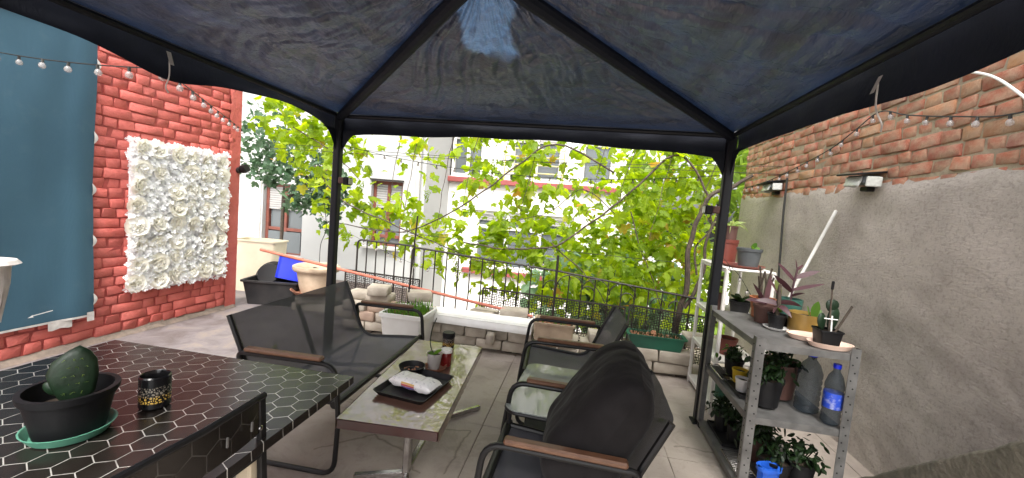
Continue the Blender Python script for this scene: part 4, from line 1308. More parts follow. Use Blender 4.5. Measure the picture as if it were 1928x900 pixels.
# glass side table between the armchairs
gt = thing('side_table', 'low side table with rounded frosted glass top between the armchairs', 'table', (-0.06, 2.18, 0), rz=R(-4))
def rrect(hx, hy, r, n=6):
    out = []
    for cx_, cy_, a0 in ((hx - r, hy - r, 0), (-hx + r, hy - r, 90), (-hx + r, -hy + r, 180), (hx - r, -hy + r, 270)):
        for k in range(n + 1):
            a = R(a0 + 90 * k / n)
            out.append((cx_ + r * math.cos(a), cy_ + r * math.sin(a)))
    return out
def plate(mb, outline, z0, z1, ch=0.002):
    n = len(outline)
    cx_ = sum(p[0] for p in outline) / n; cy_ = sum(p[1] for p in outline) / n
    vs, fs = [], []
    for z_, k in ((z0, 0), (z0 + ch, 1), (z1 - ch, 1), (z1, 0)):
        for x, y in outline:
            d = Vector((x - cx_, y - cy_)); d = d * (1 - ch / d.length) if not k else d
            vs.append((cx_ + d.x, cy_ + d.y, z_))
    for i in range(3):
        for k in range(n):
            a, b = i * n + k, i * n + (k + 1) % n
            fs.append((a, b, b + n, a + n))
    fs += [tuple(range(n - 1, -1, -1)), tuple(range(3 * n, 4 * n))]
    return mb.add(vs, fs)
plate(MB(), rrect(0.20, 0.325, 0.07), 0.462, 0.470).build('glass_top', 'glass_top', gt, local=True)
rim = [Vector((x, y, 0.456)) for x, y in rrect(0.197, 0.322, 0.07)]
MB().tube(rim + [rim[0]], 0.010, 8).build('rim', 'black_metal', gt, local=True)
for sx in (-1, 1):
    for sy in (-1, 1):
        MB().tube([(sx * 0.17, sy * 0.29, 0.45), (sx * 0.185, sy * 0.305, 0.008)], 0.011, 8).build('leg', 'black_metal', gt, local=True)
plate(MB(), rrect(0.165, 0.28, 0.06), 0.16, 0.172).build('lower_shelf', 'black_plastic', gt, local=True)

# coffee table
ct = thing('coffee_table', 'long brown coffee table under clear plastic with chrome pedestal legs', 'table', (-0.775, 2.14, 0), rz=R(4.2))
def ctop(u, v):
    x, y = -0.226 + 0.452 * u, -0.552 + 1.104 * v
    return Vector((x, y, 0.4545 + 0.0008 * noise.noise(Vector((x * 9, y * 9, 0)))))
MB().box((0, 0, 0.43), (0.452, 1.104, 0.046), ch=0.004).build('table_top', 'table_edge', ct, local=True)
MB().grid(40, 90, ctop).build('plastic_cover', 'cover', ct, local=True, angle=180)
cs = MB()
for s in (-1, 1):
    cs.grid(60, 3, lambda u, v: Vector((s * (0.2265 + 0.003 + 0.0025 * noise.noise(Vector((u * 30, v * 2, s)))), -0.552 + 1.104 * u, 0.4545 - 0.05 * v)))
cs.build('cover_edge', 'cover', ct, local=True)
for i, y in enumerate((-0.235, 0.30)):
    MB().bar((0, y, 0.03), (0, y, 0.408), 0.05, 0.035, ch=0.006).build('pedestal', 'chrome', ct, local=True)
    MB().box((0, y, 0.402), (0.30, 0.05, 0.012), ch=0.002).build('mount_plate', 'black_metal', ct, local=True)
ft = ((-0.235, (-0.25, -0.06)), (-0.235, (0.07, -0.22)), (0.30, (0.24, 0.27)), (0.30, (-0.22, 0.1)))
for y, (dx, dy) in ft:
    MB().bar((0, y, 0.030), (dx, y + dy, 0.016), 0.03, 0.028, ch=0.004).build('foot', 'chrome', ct, local=True)
MB().bar((0.0, -0.235, 0.045), (0.0, 0.30, 0.045), 0.03, 0.022, ch=0.004).build('stretcher', 'chrome', ct, local=True)

# dining table with printed vinyl cloth
dt = thing('dining_table', 'black dining table with silver honeycomb pattern in the left foreground', 'table', (-1.33, 0.86, 0), rz=R(1))
def tcl(u, v):
    x, y = -0.54 + 1.08 * u, -0.54 + 1.08 * v
    return Vector((x, y, 0.732 + 0.0012 * noise.noise(Vector((x * 5, y * 5, 2)))))
MB().box((0, 0, 0.712), (1.07, 1.07, 0.034), ch=0.003).build('table_top', 'black_plastic', dt, local=True)
MB().grid(50, 50, tcl).build('vinyl_cloth', 'hex', dt, local=True, angle=180)
eg = MB()
for (ax, s) in ((0, 1), (0, -1), (1, 1), (1, -1)):
    def edge(u, v, ax=ax, s=s):
        w = -0.54 + 1.08 * u
        o = s * (0.5405 + 0.002 * v)
        return Vector((o, w, 0.732 - 0.026 * v)) if ax == 0 else Vector((w, o, 0.732 - 0.026 * v))
    eg.grid(30, 2, edge)
eg.build('cloth_edge', 'hex', dt, local=True)
for sx in (-1, 1):
    for sy in (-1, 1):
        yl = 0.09 if sy > 0 else -0.46
        MB().bar((sx * 0.49, yl, 0.0), (sx * 0.49, yl, 0.695), 0.046, 0.046, ch=0.006).build('leg', 'cream_plastic', dt, local=True)

# folding chair pushed against the near side of the table
fc = thing('folding_chair', 'black metal folding chair with slotted back pushed against the honeycomb table', 'chair', (-0.80, 0.78, 0))
bk = MB()
y0, y1, z0, z1 = 0.595, 0.962, 0.765, 0.86
bx = lambda z_: -0.770 - 0.045 * (z_ - 0.7)
slots = [(0.905, 0.780, 0.845), (0.83, 0.780, 0.845)]
bk.grid(16, 8, lambda u, v: Vector((bx(z0 + (z1 - z0) * v) + 0.018 * 4 * u * (1 - u), y0 + (y1 - y0) * u, z0 + (z1 - z0) * v)))
bk.grid(16, 8, lambda u, v: Vector((bx(z0 + (z1 - z0) * v) + 0.018 * 4 * u * (1 - u) + 0.007, y0 + (y1 - y0) * u, z0 + (z1 - z0) * v)))
bk.build('backrest', 'hex_back', fc)
for y in (0.59, 0.967):
    MB().bar((-0.775, y, 0.865), (-0.72, y + (0.01 if y < 0.8 else -0.0), 0.0), 0.024, 0.016, ch=0.003).build('back_leg', 'black_metal', fc)
    MB().bar((-0.745, y + (0.02 if y < 0.8 else -0.02), 0.46), (-1.10, y + (0.02 if y < 0.8 else -0.02), 0.0), 0.022, 0.014, ch=0.003).build('front_leg', 'black_metal', fc)
MB().tube([(-0.772, 0.58, 0.862), (-0.757, 0.78, 0.866), (-0.772, 0.977, 0.862)], 0.009, 8).build('top_rail', 'black_metal', fc)
MB().box((-0.93, 0.78, 0.45), (0.34, 0.35, 0.02), ch=0.006).build('seat', 'black_metal', fc)
MB().tube([(-0.735, 0.59, 0.2), (-0.735, 0.967, 0.2)], 0.008, 6).build('stretcher', 'black_metal', fc)
MB().bar((-0.765, 0.59, 0.70), (-0.765, 0.967, 0.70), 0.014, 0.006).build('lower_rail', 'black_metal', fc)
for ys, za, zb in slots:
    MB().box((-0.744, ys, (za + zb) / 2), (0.004, 0.004, zb - za - 0.04)).build('slot', 'galv', fc)
for y in (0.62, 0.94):
    MB().lathe([(0.0, 0.004), (0.006, 0.003), (0.007, 0)], (-0.748, y, 0.79), 8, rot=Matrix.Rotation(R(90), 3, 'Y')).build('rivet', 'chrome', fc)

fc.location.x -= 0.045
fc.location.z -= 0.012

# ------------------------------------------------------------------ wall dressing on the left
bn = thing('banner', 'large teal cloth banner with white edge hung on the red wall', 'banner', (-3.93, 2.2, 0.25))
def ban(u, v):
    y, z_ = 1.35 + 1.375 * u, 0.262 + 2.19 * v
    return Vector((-3.905 + 0.028 * noise.noise(Vector((y * 1.9, z_ * 1.1, 0))) + 0.006 * noise.noise(Vector((y * 7 + z_, z_ * 3, 4))) + 0.012 * math.sin(max(0, (u - 0.86) / 0.14) * math.pi), y + 0.018 * (v - 0.5), z_ + 0.022 * (1 - u) * (v - 0.5)))
MB().grid(40, 60, ban).build('cloth', 'banner', bn, angle=180)
for v in (0.06, 0.28, 0.47, 0.66, 0.92):
    p = ban(1.0, v)
    MB().grid(4, 8, lambda a, b: p + Vector((0.012 + 0.006 * math.sin(b * 3.1), -0.012 + 0.026 * a * math.sin(b * 3.14), -0.05 + 0.10 * b))).build('edge_tab', 'white_cloth', bn)
MB().grid(40, 3, lambda a, b: ban(a, 0.0) + Vector((0.006, 0, 0.010 - 0.016 * b))).build('hem', 'white_cloth', bn)
p = ban(0.84, 0.0)
MB().grid(6, 4, lambda a, b: p + Vector((0.010, -0.07 + 0.15 * a, -0.06 * b - 0.006 * math.sin(a * 9)))).build('hem_flap', 'white_cloth', bn)
p = ban(0.99, 0.0)
MB().grid(4, 4, lambda a, b: p + Vector((0.012, -0.04 + 0.05 * a, -0.075 * b + 0.03))).build('hem_flap', 'white_cloth', bn)
ar = MB()
c = Vector((-3.888, 2.36, 0.345))
ar.add([c + Vector((0, y, z_)) for y, z_ in ((-0.055, -0.012), (-0.025, 0.006), (-0.027, -0.004), (0.09, 0.010), (0.09, 0.016), (-0.024, 0.002), (-0.02, -0.012))], [(0, 1, 2), (2, 5, 4, 3), (0, 2, 6)])
ar.build('arrow_mark', 'white_plastic', bn)
MB().box((-3.90, 1.95, 2.49), (0.03, 1.1, 0.05), rot=(0.02, 0, 0), ch=0.005).build('top_batten', 'white_paint', bn)

# white artificial flower panel
fp = thing('flower_panel', 'white artificial rose panel hanging on the red brick wall', 'panel', (-3.93, 3.46, 0.4))
MB().box((-3.925, 3.465, 1.075), (0.02, 0.93, 1.30)).build('backing', 'floret', fp)
def rose_mesh(seed):
    rr = random.Random(seed)
    mb = MB()
    rings = [(3, 0.006, 0.034, 84), (4, 0.014, 0.037, 74), (5, 0.024, 0.040, 60), (6, 0.036, 0.044, 40), (8, 0.046, 0.046, 16)]
    mb.lathe([(0.016, 0.0), (0.017, 0.02), (0.010, 0.034), (0.0, 0.038)], (0, 0, 0), 8, rot=Matrix.Rotation(R(90), 3, 'Y'))
    for n, r0, ln, el in rings:
        ph = rr.uniform(0, 6)
        for k in range(n):
            a = ph + 2 * math.pi * k / n + rr.uniform(-0.15, 0.15)
            e = R(el + rr.uniform(-9, 9))
            w = 2.6 * (r0 + 0.016) * math.sin(math.pi / n) + 0.018
            rad = Vector((0, math.cos(a), math.sin(a)))
            tan = Vector((0, -math.sin(a), math.cos(a)))
            up = Vector((1, 0, 0))
            def pet(u, v):
                s = (u - 0.5) * 2
                ww = w * (0.55 + 0.5 * math.sin(math.pi * min(1, v * 0.8 + 0.1)))
                curl = 0.012 * v * v * (1 if el < 50 else -0.3)
                return rad * (r0 * 0.5 + ln * v * math.cos(e) + curl - 0.004 * s * s) + up * (ln * v * math.sin(e) + 0.004 + (0.008 * s * s * v if el < 50 else 0)) + tan * (s * ww * 0.5)
            mb.grid(2, 3, pet)
    return mb.mesh('rose', 'flower_white', angle=60)
RS = [rose_mesh(k) for k in range(5)]
rr = random.Random(4)
for i in range(8):
    for j in range(6):
        if (i, j) in ((4, 1), (5, 1), (6, 2), (2, 3)) : continue
        y = 3.045 + j * 0.166 + rr.uniform(-0.022, 0.022)
        z_ = 0.49 + i * 0.168 + rr.uniform(-0.022, 0.022)
        s = rr.uniform(0.95, 1.3)
        inst('rose', rr.choice(RS), fp, (-3.895 + rr.uniform(0, 0.012), y, z_), (rr.uniform(0, 6.28), rr.uniform(-0.3, 0.3), rr.uniform(-0.3, 0.3)), (s, s, s))
flo = MB()
for k in range(3600):
    y = 3.465 + rr.uniform(-0.5, 0.5); z_ = 1.08 + rr.uniform(-0.68, 0.68)
    c = Vector((-3.912 + rr.uniform(0.0, 0.062), y, z_))
    rot = Euler((rr.uniform(0, 6), rr.uniform(-0.7, 0.7), rr.uniform(-0.7, 0.7))).to_matrix()
    s = rr.uniform(0.016, 0.027)
    for q in range(4):
        a = q * math.pi / 2
        d, e = Vector((0.25, math.cos(a), math.sin(a))), Vector((0, -math.sin(a), math.cos(a)))
        flo.add([c, c + rot @ (d * 0.7 + e * 0.5) * s, c + rot @ (d * 1.15) * s, c + rot @ (d * 0.7 - e * 0.5) * s], [(0, 1, 2, 3)])
flo.build('florets', 'floret', fp, smooth=False, kind='stuff')

# small round lamp on the wall corner
lm = thing('wall_lamp', 'small round black lamp on the corner of the red wall', 'lamp', (-3.92, 4.15, 1.60))
MB().lathe([(0, 0), (0.035, 0), (0.035, 0.03), (0.0, 0.03)], (-3.93, 4.15, 1.60), 14, rot=Matrix.Rotation(R(90), 3, 'Y')).build('base', 'iron', lm)
MB().lathe([(0, 0.03), (0.045, 0.03), (0.05, 0.06), (0.045, 0.10), (0, 0.10)], (-3.93, 4.17, 1.60), 16, rot=Matrix.Rotation(R(70), 3, 'Y')).build('head', 'black_plastic', lm)

# pale fringed stand cut by the left edge of the picture
pd = thing('pedestal', 'pale ragged fringed stand on a black post at the left edge', 'stand', (-2.765, 1.5, 0))
MB().box((-2.765, 1.5, 0.30), (0.05, 0.05, 0.60), ch=0.005).build('post', 'black_metal', pd)
MB().lathe([(0.0, 0.0), (0.13, 0.0), (0.13, 0.012), (0.0, 0.014)], (-2.765, 1.5, 0.0), 18).build('base', 'black_metal', pd)
hd = MB().lathe([(0.0, 0.93), (0.07, 0.935), (0.105, 0.95), (0.09, 0.968), (0.0, 0.985)], (-2.765, 1.5, 0), 20)
hd.build('cap', 'white_cloth', pd)
fr = MB()
for k in range(60):
    a = 2 * math.pi * k / 60
    ln = 0.20 + 0.10 * rnd.random()
    r0 = 0.065
    fr.tube([(-2.765 + r0 * math.cos(a), 1.5 + r0 * math.sin(a), 0.95), (-2.765 + (r0 - 0.004) * math.cos(a), 1.5 + (r0 - 0.004) * math.sin(a), 0.85), (-2.765 + (r0 - 0.03) * math.cos(a), 1.5 + (r0 - 0.03) * math.sin(a), 0.95 - ln)], [0.007, 0.006, 0.003], 5)
fr.build('fringe', 'white_cloth', pd, kind='stuff')

# ------------------------------------------------------------------ pots and plants
def pot(name, label, loc, rt, rb, h, mat, group=None, soil=0.85, n=22, sx=1.0, sy=1.0, cat='plant pot', rim=True, square=False):
    t = thing(name, label, cat, loc, group)
    m = MB()
    if square:
        prof = [(rb, 0.0), (rt * 0.97, h * 0.9), (rt * 1.04, h * 0.9), (rt * 1.04, h), (rt * 0.93, h), (rt * 0.9, h * 0.7)]
        m2 = MB()
        rings = []
        for r_, z_ in prof:
            o_ = rrect(r_ * sx, r_ * sy, min(r_ * 0.22, 0.02), 3)
            rings.append([Vector((x, y, z_)) for x, y in o_])
        k = len(rings[0])
        vs = [p for rg in rings for p in rg]
        fs = [(i * k + a, i * k + (a + 1) % k, (i + 1) * k + (a + 1) % k, (i + 1) * k + a) for i in range(len(rings) - 1) for a in range(k)]
        fs.append(tuple(range(k - 1, -1, -1)))
        m.add(vs, fs)
    else:
        pr = [(rb, 0.0), (rb + (rt - rb) * 0.84, h * 0.84)]
        if rim: pr += [(rt * 1.03, h * 0.85), (rt * 1.06, h)]
        else: pr += [(rt, h)]
        pr += [(rt * 0.93, h), (rt * 0.9, h * 0.7), (rb * 0.9, 0.012)]
        m.lathe(pr, (0, 0, 0), n, sx, sy)
    m.build('pot', mat, t, local=True, angle=40)
    if soil:
        d = MB()
        rs = (rb + (rt - rb) * soil) * 0.93
        if square:
            plate(d, rrect(rs * sx, rs * sy, 0.01, 2), h * soil - 0.01, h * soil)
        else:
            d.lathe([(rs, h * soil - 0.006), (rs * 0.6, h * soil + 0.002), (0.0, h * soil + 0.004)], (0, 0, 0), 16, sx, sy)
        d.build('soil', 'soil', t, local=True)
    return t
def saucer(name, label, loc, r, mat, h=0.02, sx=1.0, sy=1.0, group=None):
    m = MB().lathe([(0.0, 0.0), (r * 0.82, 0.0), (r, h), (r * 0.96, h), (r * 0.8, 0.004), (0.0, 0.004)], loc, 26, sx, sy)
    return single(m, name, mat, label, 'saucer', group)
def blade(base, d, ln, w, droop, rv_=0.5, fold=0.25, n=6, roll=0.0):
    base, d = Vector(base), Vector(d).normalized()
    side = d.cross(Vector((0, 0, 1)))
    side = side.normalized() if side.length > 1e-3 else Vector((1, 0, 0))
    side = Matrix.Rotation(roll, 3, d) @ side
    mb = MB()
    def f_(u, v):
        p = base + d * ln * v - Vector((0, 0, droop * ln * v * v))
        ww = w * (math.sin(math.pi * min(0.999, 0.12 + 0.88 * v) ** 0.9) ** 0.8 + 0.02)
        s = (u - 0.5) * 2
        return p + side * s * ww * 0.5 + Vector((0, 0, fold * abs(s) * ww * 0.5))
    mb.grid(2, n, f_, rv_)
    return mb
def leaves(t, mat, spec, name='leaf'):
    for b, d, ln, w, dr in spec:
        blade(b, d, ln, w, dr, rnd.random(), roll=R(rnd.choice((-1, 1)) * rnd.uniform(25, 65))).build(name, mat, t, local=True, angle=60)
def bush(t, mat, c, r, n, size, kind='oval', seed=1):
    rr = random.Random(seed)
    mb = MB()
    for _ in range(n):
        p = Vector((rr.gauss(0, 0.5) * r[0], rr.gauss(0, 0.5) * r[1], rr.uniform(0, 1) ** 0.8 * r[2])) + Vector(c)
        vs, fs = leaf_geo(kind, rr, size * rr.uniform(0.6, 1.2))
        m = leaf_matrix(rr)
        mb.add([m @ v + p for v in vs], fs, rr.random())
    for k in range(6):
        a = rr.uniform(0, 6.28)
        mb.tube([Vector(c), Vector(c) + Vector((math.cos(a) * r[0] * 0.5, math.sin(a) * r[1] * 0.5, r[2] * 0.8))], 0.003, 5)
    mb.r += [0.2] * (len(mb.v) - len(mb.r))
    return mb.build('foliage', mat, t, local=True, smooth=False, kind='stuff')
def pad(c, s, rot):
    m = Euler(rot).to_matrix()
    vs = MB().lathe([(0.001, -1), (0.45, -0.86), (0.8, -0.45), (1, 0.1), (0.9, 0.55), (0.55, 0.88), (0.001, 1)], (0, 0, 0), 14)
    vs.v = [m @ Vector((p.x * s[0], p.y * s[1], p.z * s[2] + s[2])) + Vector(c) for p in vs.v]
    return vs

# on the honeycomb table
T = 0.735
saucer('plant_saucer', 'mint green saucer under the black pot on the honeycomb table', (-1.275, 0.84, T), 0.092, 'mint_plastic', 0.024)
p1 = pot('cactus_pot', 'black plastic pot with one broad cactus pad on the honeycomb table', (-1.275, 0.84, T + 0.006), 0.092, 0.068, 0.118, 'black_plastic', soil=0.62)
cp_ = MB()
ol = [(-0.012, 0.0), (-0.030, 0.030), (-0.044, 0.062), (-0.050, 0.085), (-0.040, 0.112), (-0.012, 0.135), (0.010, 0.146), (0.030, 0.132), (0.043, 0.110), (0.046, 0.075), (0.040, 0.038), (0.022, 0.0)]
mz0 = Matrix.Rotation(R(50), 3, 'Z')
rings_ = [(0.35, -0.0125), (0.80, -0.0105), (1.0, -0.003), (1.0, 0.003), (0.80, 0.0105), (0.35, 0.0125)]
k = len(ol)
cp_.add([mz0 @ Vector((x * q, th_, 0.075 + (z_ * 1.15 - 0.075) * q)) + Vector((0.012, 0, 0.062)) for q, th_ in rings_ for x, z_ in ol], [(i * k + a_, i * k + (a_ + 1) % k, (i + 1) * k + (a_ + 1) % k, (i + 1) * k + a_) for i in range(5) for a_ in range(k)] + [tuple(range(k - 1, -1, -1)), tuple(range(5 * k, 6 * k))])
cp_.build('cactus_pad', 'cactus', p1, local=True, angle=70)
sp_ = MB()
mz = Matrix.Rotation(R(50), 3, 'Z')
for a in range(1, 4):
    for bq in range(5):
        c = mz @ Vector(((a - 2 + 0.5 * (bq % 2)) * 0.016, -0.011, 0)) + Vector((0.012, 0, 0.11 + bq * 0.022))
        for e in range(3): sp_.tube([c, c + mz @ Vector((rnd.uniform(-0.006, 0.006), -0.010, rnd.uniform(-0.004, 0.006)))], [0.0006, 0.0002], 3)
sp_.build('spines', 'stripe_leaf', p1, local=True, kind='stuff')
pad((-0.038, -0.005, 0.09), (0.014, 0.010, 0.022), (0.1, -0.5, 0.3)).build('cactus_pad', 'cactus', p1, local=True)
j1 = thing('candle_jar', 'black glass candle jar with gold flecks on the honeycomb table', 'jar', (-1.222, 1.015, T))
MB().lathe([(0.0, 0), (0.036, 0.0), (0.039, 0.004), (0.039, 0.094), (0.036, 0.098), (0.034, 0.095), (0.034, 0.06), (0, 0.06)], (0, 0, 0), 26).build('glass', 'leopard', j1, local=True)
MB().lathe([(0, 0.0605), (0.0335, 0.0605), (0.0335, 0.064), (0, 0.064)], (0, 0, 0), 20).build('wax', 'brown_clay', j1, local=True)

# on the coffee table
C = 0.4565
ty = MB()
plate(ty, rrect(0.125, 0.155, 0.02), 0.0, 0.004)
o_ = rrect(0.125, 0.155, 0.02, 4); o2 = rrect(0.14, 0.17, 0.025, 4)
k = len(o_)
ty.add([(x, y, 0.003) for x, y in o_] + [(x, y, 0.026) for x, y in o2] + [(x * 1.03, y * 1.03, 0.026) for x, y in o2] + [(x, y, 0.0) for x, y in o_], [(i * k + a, i * k + (a + 1) % k, (i + 1) * k + (a + 1) % k, (i + 1) * k + a) for i in range(3) for a in range(k)])
mR = Matrix.Rotation(R(-8), 3, 'Z')
ty.v = [mR @ v + Vector((-0.765, 1.965, C)) for v in ty.v]
single(ty, 'tray', 'black_plastic', 'black plastic tray holding the pack of wipes', 'tray')
wp = thing('wipes_pack', 'white soft pack of wet wipes lying in the black tray', 'pack', (-0.762, 1.955, C + 0.006), rz=R(-14))
def wpk(u, v):
    # pillow pack: flat crimped ends, puffed middle
    x = -0.130 + 0.260 * u
    e = min(1.0, min(u, 1 - u) / 0.16)
    hh = 0.024 * math.sin(e * math.pi / 2) ** 0.7 + 0.002
    a = 2 * math.pi * v
    s = lambda w, m: math.copysign(abs(w) ** m, w)
    y = (0.060 - 0.006 * (1 - e)) * s(math.cos(a), 0.6)
    z_ = 0.027 + hh * s(math.sin(a), 0.7)
    w = 0.004 * noise.noise(Vector((u * 9, math.cos(a) * 2, math.sin(a) * 2)))
    return Vector((x, y + w, z_ + w))
MB().grid(40, 28, wpk).build('film', 'wipes', wp, local=True, angle=180)
MB().box((0.0, 0.0, 0.053), (0.10, 0.055, 0.005), ch=0.002).build('flap', 'white_plastic', wp, local=True)
bw = thing('bowl', 'small dark navy bowl behind the wipes on the coffee table', 'bowl', (-0.858, 2.135, C))
MB().lathe([(0.0, 0.0), (0.045, 0.0), (0.066, 0.022), (0.074, 0.042), (0.071, 0.042), (0.062, 0.02), (0.043, 0.006), (0, 0.006)], (0, 0, 0), 28).build('shell', 'black_plastic', bw, local=True)
nb = MB()
rr = random.Random(9)
for k in range(40):
    a, q = rr.uniform(0, 6.28), 0.045 * rr.random() ** 0.5
    nb.box((q * math.cos(a), q * math.sin(a), 0.012 + 0.008 * rr.random()), (0.012, 0.008, 0.007), rot=(rr.random() * 3, rr.random() * 3, rr.random() * 3), ch=0.002)
nb.build('nuts', 'pebble', bw, local=True, kind='stuff')
saucer('plant_saucer', 'small terracotta saucer under the clear plant cup', (-0.755, 2.235, C), 0.068, 'terracotta', 0.018)
cpt = thing('plant_cup', 'clear plastic cup of soil with a tall thin plant stem on the coffee table', 'plant', (-0.762, 2.225, C + 0.006))
MB().lathe([(0.0, 0), (0.033, 0), (0.045, 0.088), (0.047, 0.088), (0.047, 0.092), (0.043, 0.092), (0.041, 0.07)], (0, 0, 0), 22).build('cup', 'cup', cpt, local=True)
MB().lathe([(0.0, 0.003), (0.031, 0.003), (0.040, 0.075), (0.0, 0.08)], (0, 0, 0), 18).build('bark_mix', 'soil', cpt, local=True)
MB().tube(smooth_path([(0, 0, 0.07), (-0.03, 0.01, 0.12), (-0.038, 0.02, 0.17), (-0.03, 0.02, 0.23), (-0.012, 0.03, 0.29)]), [0.003] * 24 + [0.0015], 6).build('stem', 'dark_leaf', cpt, local=True)
leaves(cpt, 'green_leaf', [((0, 0, 0.078), (0.7, 0.2, 0.9), 0.07, 0.03, 0.3), ((0, 0, 0.078), (-0.6, -0.5, 0.5), 0.06, 0.032, 0.5)])
leaves(cpt, 'dark_leaf', [((0, 0, 0.078), (0.25, -0.7, 0.4), 0.055, 0.028, 0.4)])
rj = thing('red_jar', 'dark red glass jar with white lid behind the plant cup', 'jar', (-0.715, 2.305, C))
MB().lathe([(0.0, 0), (0.030, 0), (0.032, 0.004), (0.032, 0.078), (0.029, 0.084), (0, 0.084)], (0, 0, 0), 22).build('glass', 'red_wax', rj, local=True)
MB().lathe([(0.031, 0.080), (0.034, 0.082), (0.034, 0.100), (0.031, 0.102), (0.0, 0.102)], (0, 0, 0), 22).build('lid', 'white_plastic', rj, local=True)
bj = thing('candle_jar', 'dark jar with black lid at the far end of the coffee table', 'jar', (-0.80, 2.60, C))
MB().lathe([(0.0, 0), (0.038, 0), (0.040, 0.004), (0.040, 0.075), (0.036, 0.08), (0, 0.08)], (0, 0, 0), 22).build('glass', 'leopard', bj, local=True)
MB().lathe([(0.039, 0.074), (0.042, 0.078), (0.042, 0.102), (0.039, 0.106), (0, 0.106)], (0, 0, 0), 22).build('lid', 'black_plastic', bj, local=True)

# ------------------------------------------------------------------ corner behind the red wall
def trough(name, label, loc, hx, hy, h, mat, rz=0.0, taper=0.85, lip=0.02, cat='tub', th=0.012):
    t = thing(name, label, cat, loc, None, rz)
    m = MB()
    prof = [(taper, 0.0, 0.0), (0.985, h - 0.02, 0), (0.985, h - 0.02, lip), (0.985, h, lip), (0.985, h, -th), (taper, 0.02, -th)]
    rings = []
    for s, z_, e in prof:
        rings.append([Vector((x, y, z_)) for x, y in rrect(hx * s + e, hy * s + e, 0.045, 4)])
    k = len(rings[0])
    m.add([p for rg in rings for p in rg], [(i * k + a, i * k + (a + 1) % k, (i + 1) * k + (a + 1) % k, (i + 1) * k + a) for i in range(len(rings) - 1) for a in range(k)] + [tuple(range(k - 1, -1, -1)), tuple(range(5 * k, 6 * k))])
    m.build('body', mat, t, local=True, angle=40)
    return t
tb = trough('black_tub', 'large black tub at the end of the red wall', (-3.70, 4.60, 0.001), 0.33, 0.26, 0.30, 'dusty_black', R(14))
bs = MB().lathe([(0.0, 0.0), (0.13, 0.0), (0.19, 0.10), (0.20, 0.10), (0.20, 0.115), (0.18, 0.11), (0.125, 0.012), (0, 0.012)], (0, 0, 0), 28)
mR = Matrix.Rotation(R(-118), 3, 'X') @ Matrix.Rotation(R(10), 3, 'Y')
bs.v = [Matrix.Rotation(R(25), 3, 'Z') @ (mR @ v) + Vector((-3.83, 4.56, 0.35)) for v in bs.v]
single(bs, 'basin', 'black_plastic', 'round black basin tipped on its side in the large black tub', 'basin')
bx_ = trough('storage_box', 'bright blue plastic box tilted in the large black tub', (-3.62, 4.70, 0.26), 0.20, 0.14, 0.29, 'blue_plastic', R(30), 0.88, 0.012, 'box', 0.008)
bx_.rotation_euler = (R(-14), R(12), R(30))
cr_ = trough('crate', 'tall cream plastic bin standing behind the large black tub', (-4.33, 5.0, 0.0), 0.30, 0.16, 0.71, 'cream_plastic', R(6), 0.9, 0.014, 'bin', 0.012)
for i in range(2):
    single(MB().box((-3.13, 4.52, 0.047 + i * 0.094), (0.40, 0.36, 0.09), rot=(0, 0, 0.2 + 0.3 * i), ch=0.006), 'paving_slab', 'block', ('lower' if i == 0 else 'upper') + ' paving slab stacked under the round stone planter', 'slab', 'slabs under the planter')
saucer('plant_saucer', 'wide terracotta saucer under the round stone planter', (-3.13, 4.52, 0.19), 0.285, 'terracotta', 0.05)
rp = thing('stone_planter', 'round pale stone planter with thick rolled rim behind the sofa', 'planter', (-3.13, 4.52, 0.20))
MB().lathe([(0.0, 0), (0.165, 0.0), (0.185, 0.06), (0.215, 0.22), (0.222, 0.262), (0.255, 0.268), (0.272, 0.295), (0.268, 0.325), (0.245, 0.337), (0.222, 0.325), (0.205, 0.27), (0.19, 0.2)], (0, 0, 0), 34).build('body', 'stone_planter', rp, local=True, angle=50)
MB().lathe([(0.21, 0.262), (0.1, 0.27), (0, 0.272)], (0, 0, 0), 20).build('soil', 'soil', rp, local=True)
MB().box((0.02, -0.05, 0.29), (0.07, 0.06, 0.04), rot=(0.2, 0.3, 0.5), ch=0.008).build('clod', 'dusty_black', rp, local=True)

# ------------------------------------------------------------------ planters along the block wall
def pebbles(t, hx, hy, z_, n, seed, r=0.011):
    rr = random.Random(seed)
    m = MB()
    for _ in range(n):
        m.box((rr.uniform(-hx, hx), rr.uniform(-hy, hy), z_ + rr.uniform(0, 0.012)), (r * rr.uniform(1.2, 2), r * rr.uniform(1.2, 2), r * 1.3), rot=(rr.random() * 3, rr.random() * 3, rr.random() * 3), ch=r * 0.4)
    m.build('pebbles', 'pebble', t, local=True, kind='stuff')
q1 = pot('square_planter', 'tall white square planter with feathery yellow green plants', (-1.545, 3.68, 0.0), 0.205, 0.165, 0.37, 'white_plastic', square=True, cat='planter', soil=0.9)
rr = random.Random(17)
gr = MB()
for k in range(330):
    x, y = rr.uniform(-0.17, 0.17), rr.uniform(-0.17, 0.17)
    h = rr.uniform(0.04, 0.15) * (1.25 if x * y > 0 else 0.8)
    b_ = blade((x, y, 0.33), (rr.gauss(0, 0.3), rr.gauss(0, 0.3), 1), h, 0.010, 0.2, rr.random(), n=3)
    gr.add(b_.v, b_.f, rr.random())
gr.build('foliage', 'green_leaf', q1, local=True, smooth=False, kind='stuff')
pebbles(q1, 0.16, 0.16, 0.335, 120, 5, 0.010)
q2 = pot('stone_trough', 'beige square planter filled with clay pebbles on the block wall', (-0.155, 3.87, 0.228), 0.19, 0.175, 0.17, 'stone_planter', square=True, sy=0.72, cat='planter', soil=0.8)
pebbles(q2, 0.15, 0.105, 0.132, 260, 6)
bush(q2, 'green_leaf', (0.0, 0.0, 0.13), (0.14, 0.09, 0.08), 46, 0.035, seed=8)
